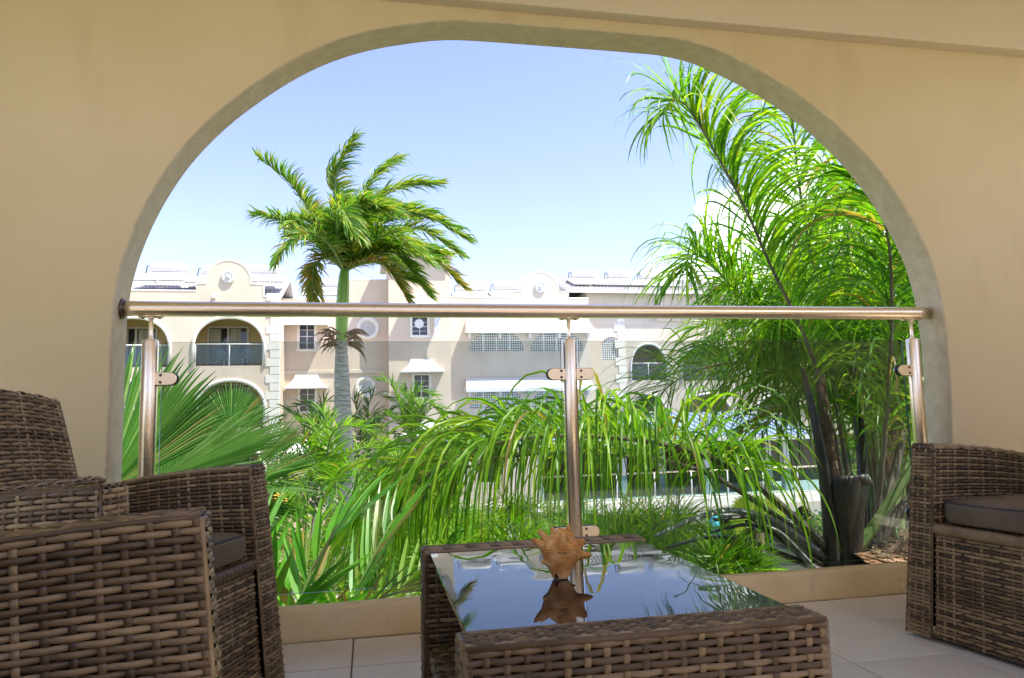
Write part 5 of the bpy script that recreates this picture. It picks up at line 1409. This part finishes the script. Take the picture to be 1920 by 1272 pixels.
for i in range(14):
    a = rz_.uniform(-0.9, 2.8); r = rz_.uniform(95, 150); dy = rz_.uniform(-2.2, 2.2)
    rf([c0, (646 + r * 0.35 * math.cos(a), 508 - 60 - r * 0.3 * math.sin(a), Y0 + dy * 0.3), (655 + r * 0.8 * math.cos(a), 455 - r * 0.7 * math.sin(a), Y0 + dy * 0.7), (665 + r * 1.15 * math.cos(a), 470 - r * 0.75 * math.sin(a), Y0 + dy)], seed=40 + i, L=0.62)
MB().tube([at(646, 500, Y0), at(636, 380, Y0), at(622, 256, Y0)], [0.03, 0.018, 0.004], 6).build('spear_leaf', M['stem_green'], rp_, True)
frame(rp_)

# ---- fan palm at the left
fp = empty('fan_palm', (at(250, 1000, 5.2).x, 5.2, GZ), 0, 'fan palm with broad pleated leaves outside the left of the arch', 'palm')
bs = at(255, 985, 5.2)
MB().tube(catmull([Vector((bs.x, 5.2, GZ)), Vector((bs.x + 0.05, 5.2, -3.5)), bs - Vector((0, 0, 0.4)), bs], 8), [0.17] * 25, 14).build('trunk', M['bark_brown'], fp, True)
FA = M['fan']
M['fan_lit'] = leafmat('pale_lit_fan_leaf', [(0.10, 0.25, 0.04), (0.16, 0.32, 0.07), (0.26, 0.40, 0.15)], 0.35, 0.34)  # paler copy of the fan leaf: sunlit look painted into its colour
def fl_(hub, tip, half, n, seed, leaf=FA, **kw): fanleaf(fp, at(*hub), at(*tip), half, n, leaf, M['stem_green'], bs, seed=seed, **kw)
fl_((196, 925, 4.5), (322, 640, 4.65), 46, 46, 1, droop=0.1)
fl_((300, 930, 5.0), (425, 745, 5.0), 46, 44, 2, droop=0.2, facing=(-0.2, -0.8, 0.55))
fl_((296, 900, 4.0), (548, 786, 3.85), 24, 30, 3, droop=0.10, facing=(0.35, -0.6, 0.8), cup=0.15, leaf=M['fan_lit'])
fl_((432, 806, 6.2), (430, 714, 6.3), 78, 44, 4, droop=0.05, facing=(0.05, -0.95, 0.3))
fl_((480, 868, 4.9), (566, 786, 4.9), 28, 20, 5, droop=0.1, facing=(0.3, -0.6, 0.8), cup=0.2, leaf=M['fan_lit'])
fl_((400, 940, 4.4), (608, 842, 4.3), 17, 22, 6, droop=0.1, facing=(0.3, -0.5, 0.85), cup=0.2)
fl_((370, 930, 4.3), (606, 902, 4.2), 15, 20, 7, droop=0.2, facing=(0.2, -0.4, 0.9), cup=0.2, leaf=M['fan_lit'])
fl_((360, 950, 4.35), (590, 950, 4.25), 14, 18, 13, droop=0.4, facing=(0.2, -0.5, 0.85))
fl_((380, 960, 4.8), (560, 1000, 4.6), 22, 22, 8, droop=0.5, facing=(0, -0.6, 0.75))
fl_((210, 985, 5.4), (262, 720, 5.6), 50, 40, 9, droop=0.2)
fl_((330, 985, 5.6), (480, 880, 5.8), 50, 36, 10, droop=0.3)
fl_((250, 960, 5.5), (380, 800, 6.0), 60, 40, 11, droop=0.2)
fl_((300, 1020, 5.2), (440, 1060, 4.6), 50, 36, 12, droop=0.6)
for (x, y, Y, s) in ((252, 884, 4.9, 0.10), (522, 940, 5.0, 0.05), (476, 965, 5.0, 0.05)):
    c = at(x, y, Y); mb = MB(); rg = random.Random(int(x))
    for i in range(60):
        v = Vector((rg.gauss(0, 1), rg.gauss(0, 1), rg.gauss(0, 1))).normalized() * s * rg.uniform(0.5, 1.1); r = 0.011
        mb.lathe([(0.001, -r), (r * 0.75, -r * 0.66), (r, 0), (r * 0.75, r * 0.66), (0.001, r)], c + v, 7)
    mb.tube([c, c + (bs - c) * 0.5 + Vector((0, 0, 0.1)), bs], 0.012, 6)
    mb.build('fruit_cluster', M['fruit'], fp, True)
frame(fp)

# ---- broad leaved young palm just below the railing
yp = empty('young_palm', (at(600, 1250, 3.9).x, 3.9, GZ), 0, 'young palm with broad bright leaflets just below the left glass panel', 'palm')
yb = at(610, 1300, 3.9)
MB().tube(catmull([Vector((yb.x, 3.9, GZ)), Vector((yb.x, 3.9, -4)), yb - Vector((0, 0, 0.5)), yb], 6), 0.09, 12).build('trunk', M['bark_brown'], yp, True)
def yf(lst, leaf=M['palm_bright'], **kw):
    k = dict(n=15, L=0.42, w=0.036, a0=62, a1=18, elev=20, droop=0.5, segs=6, start=0.34, rad=(0.014, 0.004), fold=0.28, twist=0.1, jit=0.35)
    k.update(kw); pinnate('frond', yp, [yb] + [at(*p) for p in lst], leaf, M['stem_green'], **k)
wide = lambda x: 0.98 - 0.28 * x
yf([(552, 1160, 3.36), (564, 1122, 3.36), (590, 1056, 3.40), (628, 1003, 3.44), (672, 962, 3.48)], leaf=M['palm_lime'], seed=21, n=14, w=0.048, L=0.46, prof=wide)
yf([(640, 1170, 3.6), (672, 1100, 3.62), (712, 1020, 3.7), (738, 972, 3.78)], leaf=M['palm_lime'], seed=22, n=14, L=0.4, a0=40)
yf([(680, 1190, 3.6), (745, 1110, 3.62), (812, 1052, 3.7), (870, 1030, 3.85)], M['palm_deep'], seed=23, n=15, L=0.42)
yf([(640, 1190, 3.1), (700, 1130, 3.0), (770, 1108, 2.95), (850, 1112, 2.95)], M['palm_yellow'], seed=24, n=18, L=0.22, w=0.02, droop=1.0)
yf([(540, 1180, 3.6), (490, 1080, 3.7), (470, 1000, 3.85), (440, 950, 4.0)], leaf=M['palm_lime'], seed=25, n=16, L=0.42)
yf([(600, 1180, 4.2), (590, 1100, 4.4), (540, 1040, 4.6), (500, 1020, 4.8)], M['palm_yellow'], seed=26, n=22, L=0.42, w=0.022, a0=50)
yf([(640, 1180, 4.3), (700, 1120, 4.5), (760, 1090, 4.8)], M['palm_bright'], seed=27, n=20, L=0.45, w=0.024)
yf([(560, 1210, 3.3), (520, 1150, 3.2), (505, 1100, 3.15), (480, 1060, 3.15)], leaf=M['palm_lime'], seed=28, n=14, L=0.36, w=0.04, prof=wide)
frame(yp)

# ---- feathery palms in the garden
def feather(name, label, base, crown, fronds, leaf, stem, group, trunk_r=0.09, **kw):
    t = empty(name, (crown.x if base is None else base.x, crown.y, GZ), 0, label, 'palm tree', group)
    b = Vector((crown.x, crown.y, GZ)) if base is None else base
    MB().tube(catmull([b, b.lerp(crown, 0.5), crown], 8), trunk_r, 12).build('trunk', M['bark_grey'], t, True)
    for i, f in enumerate(fronds):
        pinnate('frond', t, [crown] + [at(*p) for p in f], leaf, stem, seed=i + int(abs(crown.x) * 10), **kw)
    frame(t); return t
Yq = 11.5
feather('feather_palm', 'bright feathery palm in front of the royal palm trunk', None, at(622, 930, Yq),
        [[(590, 860, Yq), (555, 830, Yq - 0.3), (520, 850, Yq - 0.5)], [(615, 840, Yq - 0.2), (640, 800, Yq - 0.4), (700, 812, Yq - 0.6), (740, 850, Yq - 0.8)], [(650, 860, Yq), (700, 840, Yq + 0.2), (760, 880, Yq + 0.3)],
         [(660, 890, Yq - 0.5), (715, 880, Yq - 0.9), (770, 930, Yq - 1)], [(640, 880, Yq - 0.8), (670, 880, Yq - 1.3), (700, 960, Yq - 1.5)], [(600, 880, Yq - 0.6), (570, 890, Yq - 1), (550, 960, Yq - 1.2)],
         [(570, 890, Yq), (530, 890, Yq), (495, 930, Yq)], [(605, 850, Yq + 0.4), (590, 800, Yq + 0.8), (560, 790, Yq + 1)], [(630, 900, Yq - 1), (630, 930, Yq - 1.5), (620, 1000, Yq - 1.6)], [(626, 850, Yq), (612, 790, Yq + 0.2), (604, 770, Yq + 0.3)]],
        M['palm_bright'], M['stem_green'], 'palms in the garden', n=44, L=0.42, w=0.028, droop=2.6, segs=5, rad=(0.018, 0.004), elev=28, jit=1.4)
Yd = 30.0
dk = dict(n=34, L=0.85, w=0.07, droop=1.3, segs=4, rad=(0.035, 0.008), elev=26, jit=1.5)
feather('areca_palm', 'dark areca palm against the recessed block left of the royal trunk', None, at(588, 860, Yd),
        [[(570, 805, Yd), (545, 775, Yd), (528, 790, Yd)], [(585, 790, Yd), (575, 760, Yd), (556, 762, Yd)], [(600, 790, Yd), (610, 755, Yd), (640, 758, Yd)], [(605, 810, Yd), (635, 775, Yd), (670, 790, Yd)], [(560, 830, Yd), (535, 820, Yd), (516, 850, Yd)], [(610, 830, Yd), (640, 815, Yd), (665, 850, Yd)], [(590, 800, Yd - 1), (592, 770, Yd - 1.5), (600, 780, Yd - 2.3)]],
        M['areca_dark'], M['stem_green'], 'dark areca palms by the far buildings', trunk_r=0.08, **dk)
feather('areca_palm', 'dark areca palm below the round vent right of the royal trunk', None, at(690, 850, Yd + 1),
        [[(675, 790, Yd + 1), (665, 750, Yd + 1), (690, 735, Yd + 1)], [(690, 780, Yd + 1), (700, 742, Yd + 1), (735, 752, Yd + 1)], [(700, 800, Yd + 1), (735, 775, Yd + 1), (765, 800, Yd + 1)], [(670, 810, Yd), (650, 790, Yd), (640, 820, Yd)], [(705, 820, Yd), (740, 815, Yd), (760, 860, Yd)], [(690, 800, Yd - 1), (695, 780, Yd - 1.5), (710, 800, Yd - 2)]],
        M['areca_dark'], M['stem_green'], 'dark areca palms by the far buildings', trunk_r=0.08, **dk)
feather('areca_palm', 'areca palm arching in front of the lower tower window', None, at(775, 835, Yd - 1),
        [[(755, 780, Yd - 1), (735, 725, Yd - 1), (712, 714, Yd - 1)], [(772, 770, Yd - 1), (785, 735, Yd - 1), (812, 742, Yd - 1)], [(790, 790, Yd - 1), (815, 765, Yd - 1), (838, 800, Yd - 1)], [(785, 775, Yd - 1.5), (800, 755, Yd - 2), (826, 775, Yd - 2)], [(755, 800, Yd - 1), (725, 780, Yd - 1), (705, 800, Yd - 1)], [(765, 760, Yd - 0.5), (765, 735, Yd), (755, 728, Yd)], [(790, 815, Yd - 1.5), (815, 815, Yd - 2), (830, 850, Yd - 2)]],
        M['palm_deep'], M['stem_green'], 'dark areca palms by the far buildings', trunk_r=0.08, **dk)
Yg = 20.0
lo = dict(n=30, L=0.6, w=0.045, droop=1.8, segs=4, rad=(0.02, 0.005), elev=30, jit=1.5)
def spray(cx, cy, Y, s, k, seed):
    rg = random.Random(seed); o = []
    for i in range(k):
        a = R(200 - 220 * (i + 0.5) / k + rg.uniform(-8, 8)); r = s * rg.uniform(0.8, 1.1); dy = rg.uniform(-1, 1) * s * Y / 1348 * 0.7
        o.append([(cx + r * 0.45 * math.cos(a), cy - r * (0.5 * math.sin(a) + 0.25), Y + dy * 0.5), (cx + r * 0.9 * math.cos(a), cy - r * (0.85 * math.sin(a) + 0.05), Y + dy), (cx + r * 1.15 * math.cos(a), cy - r * (0.75 * math.sin(a) - 0.2), Y + dy * 1.2)])
    return o
feather('slender_palm', 'slender pale palm before the louvred door of the pavilion', None, at(965, 1000, Yg), spray(965, 1000, Yg, 75, 10, 1), M['shrub'], M['stem_green'], 'palms in the garden', trunk_r=0.05, **lo)
feather('slender_palm', 'slender yellow green palm left of the louvred door', None, at(880, 1030, Yg + 2), spray(880, 1030, Yg + 2, 70, 10, 2), M['palm_bright'], M['stem_green'], 'palms in the garden', trunk_r=0.05, **lo)
feather('slender_palm', 'small palm behind the middle railing post', None, at(1065, 1010, Yg + 1), spray(1065, 1010, Yg + 1, 65, 10, 3), M['shrub'], M['stem_green'], 'palms in the garden', trunk_r=0.05, **lo)
Yh = 6.5
feather('garden_areca', 'fine leaved green areca under the drooping dark stalks', None, at(1250, 1090, Yh), spray(1250, 1090, Yh, 150, 13, 4), M['palm_bright'], M['stem_green'], 'palms in the garden', trunk_r=0.05, n=36, L=0.36, w=0.014, droop=2.0, segs=5, rad=(0.01, 0.003), elev=30, jit=1.6)
feather('garden_areca', 'deep green areca filling the gap below the glass at centre', None, at(1090, 1130, Yh + 1), spray(1090, 1130, Yh + 1, 170, 13, 5), M['palm_deep'], M['stem_green'], 'palms in the garden', trunk_r=0.05, n=36, L=0.4, w=0.016, droop=2.0, segs=5, rad=(0.01, 0.003), elev=30, jit=1.6)
feather('garden_areca', 'bright areca between the young palm and the table', None, at(760, 1110, 7.5), spray(760, 1110, 7.5, 190, 14, 6), M['palm_bright'], M['stem_green'], 'palms in the garden', trunk_r=0.05, n=40, L=0.5, w=0.022, droop=2.4, segs=5, rad=(0.012, 0.003), elev=30, jit=1.6)
ga = dict(trunk_r=0.04, n=36, L=0.36, w=0.013, droop=2.2, segs=5, rad=(0.009, 0.003), elev=30, jit=1.8)
feather('garden_areca', 'fine leaved lime areca just right of the table corner', None, at(1190, 1100, 5.4), spray(1190, 1100, 5.4, 170, 14, 14), M['palm_bright'], M['stem_green'], 'palms in the garden', **ga)
feather('garden_areca', 'lime areca in front of the right closed parasol', None, at(1345, 1100, 6.6), spray(1345, 1110, 6.6, 110, 12, 15), M['palm_bright'], M['stem_green'], 'palms in the garden', **ga)
feather('garden_areca', 'lime areca showing above the table left of the shell', None, at(930, 1110, 6.0), spray(930, 1110, 6.0, 150, 13, 16), M['palm_bright'], M['stem_green'], 'palms in the garden', **ga)
feather('garden_areca', 'low green areca at the left end of the planter ledge', None, at(1372, 1092, 4.0), spray(1372, 1092, 4.0, 66, 11, 17), M['palm_deep'], M['stem_green'], 'palms in the garden', trunk_r=0.02, n=30, L=0.24, w=0.011, droop=2.6, segs=5, rad=(0.006, 0.002), elev=30, jit=1.8)
yfp = empty('yellow_fan_palm', (at(1440, 1000, 17).x, 17, GZ), 0, 'yellow green fan palm in front of the pavilion arch', 'palm')
hb = at(1425, 1000, 17); MB().tube([(hb.x, 17, GZ), hb], 0.1, 10).build('trunk', M['bark_brown'], yfp, True)
for i, (h, t) in enumerate((((1428, 975, 17), (1462, 930, 17)), ((1405, 975, 17), (1380, 925, 17)), ((1440, 985, 16.5), (1480, 965, 16.5)), ((1400, 990, 16.5), (1365, 970, 16.5)), ((1415, 970, 17.2), (1420, 920, 17.2)))):
    fanleaf(yfp, at(*h), at(*t), 62, 26, M['fan_yellow'], M['stem_green'], hb, seed=40 + i, droop=0.4)
frame(yfp)

# ---- shrubs
def bush(c, rx, ry, rz, n, leaf, label, seed, ls=0.16):
    t = empty('shrub', (c.x, c.y, GZ), 0, label, 'shrub', 'garden shrubs'); rg = random.Random(seed); mb = MB()
    for i in range(n):
        v = Vector((rg.gauss(0, 1), rg.gauss(0, 1), rg.gauss(0, 1))).normalized() * (rg.random() ** 0.4)
        k = 0.8 + 0.35 * noise.noise(v * 2.3 + Vector((seed, 0, 0)))
        p = Vector((c.x + v.x * rx * k, c.y + v.y * ry * k, c.z + v.z * rz * k))
        d = (v + Vector((rg.gauss(0, 0.6), rg.gauss(0, 0.6), rg.gauss(0, 0.5)))).normalized()
        blade(mb, p, d, d.orthogonal(), ls * rg.uniform(0.6, 1.3), ls * 0.42, 3, 2.0, Vector((0, 0, 0)), 0.2, rg)
    mb.build('foliage', leaf, t)
    st = MB()
    for i in range(5):
        a = rg.uniform(0, 6.28); st.tube([(c.x, c.y, GZ), (c.x + math.cos(a) * rx * 0.4, c.y + math.sin(a) * ry * 0.4, c.z)], [0.05, 0.02], 6)
    st.build('stems', M['bark_brown'], t); frame(t)
for i, (x, y, Y, rx, rz, leaf, lab) in enumerate([
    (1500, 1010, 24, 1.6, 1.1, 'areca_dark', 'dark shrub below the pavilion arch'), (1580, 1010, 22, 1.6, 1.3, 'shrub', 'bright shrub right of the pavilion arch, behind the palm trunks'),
    (1680, 960, 14, 1.6, 1.8, 'shrub', 'tall yellow green shrub by the right railing post'), (1130, 1035, 25, 1.7, 0.9, 'shrub', 'flowering green shrub under the deck, right of the middle post'),
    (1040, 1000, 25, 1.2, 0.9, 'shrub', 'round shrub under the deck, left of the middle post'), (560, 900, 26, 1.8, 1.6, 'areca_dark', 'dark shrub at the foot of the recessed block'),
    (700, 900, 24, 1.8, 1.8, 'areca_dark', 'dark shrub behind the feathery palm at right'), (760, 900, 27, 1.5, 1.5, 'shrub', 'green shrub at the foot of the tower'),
    (490, 1010, 14, 1.5, 1.3, 'palm_deep', 'deep green shrub below the fan palm'), (850, 1020, 16, 1.4, 1.0, 'shrub', 'green shrub left of the middle post, far below'),
    (1640, 860, 16, 1.5, 1.6, 'shrub', 'leafy shrub behind the right palm trunks'), (680, 1060, 12, 1.3, 1.0, 'palm_deep', 'dark green shrub behind the young palm')]):
    c = at(x, y, Y); bush(c, rx, rx * 0.8, rz, 1500, M[leaf], lab, i, 0.2 if Y > 18 else 0.15)
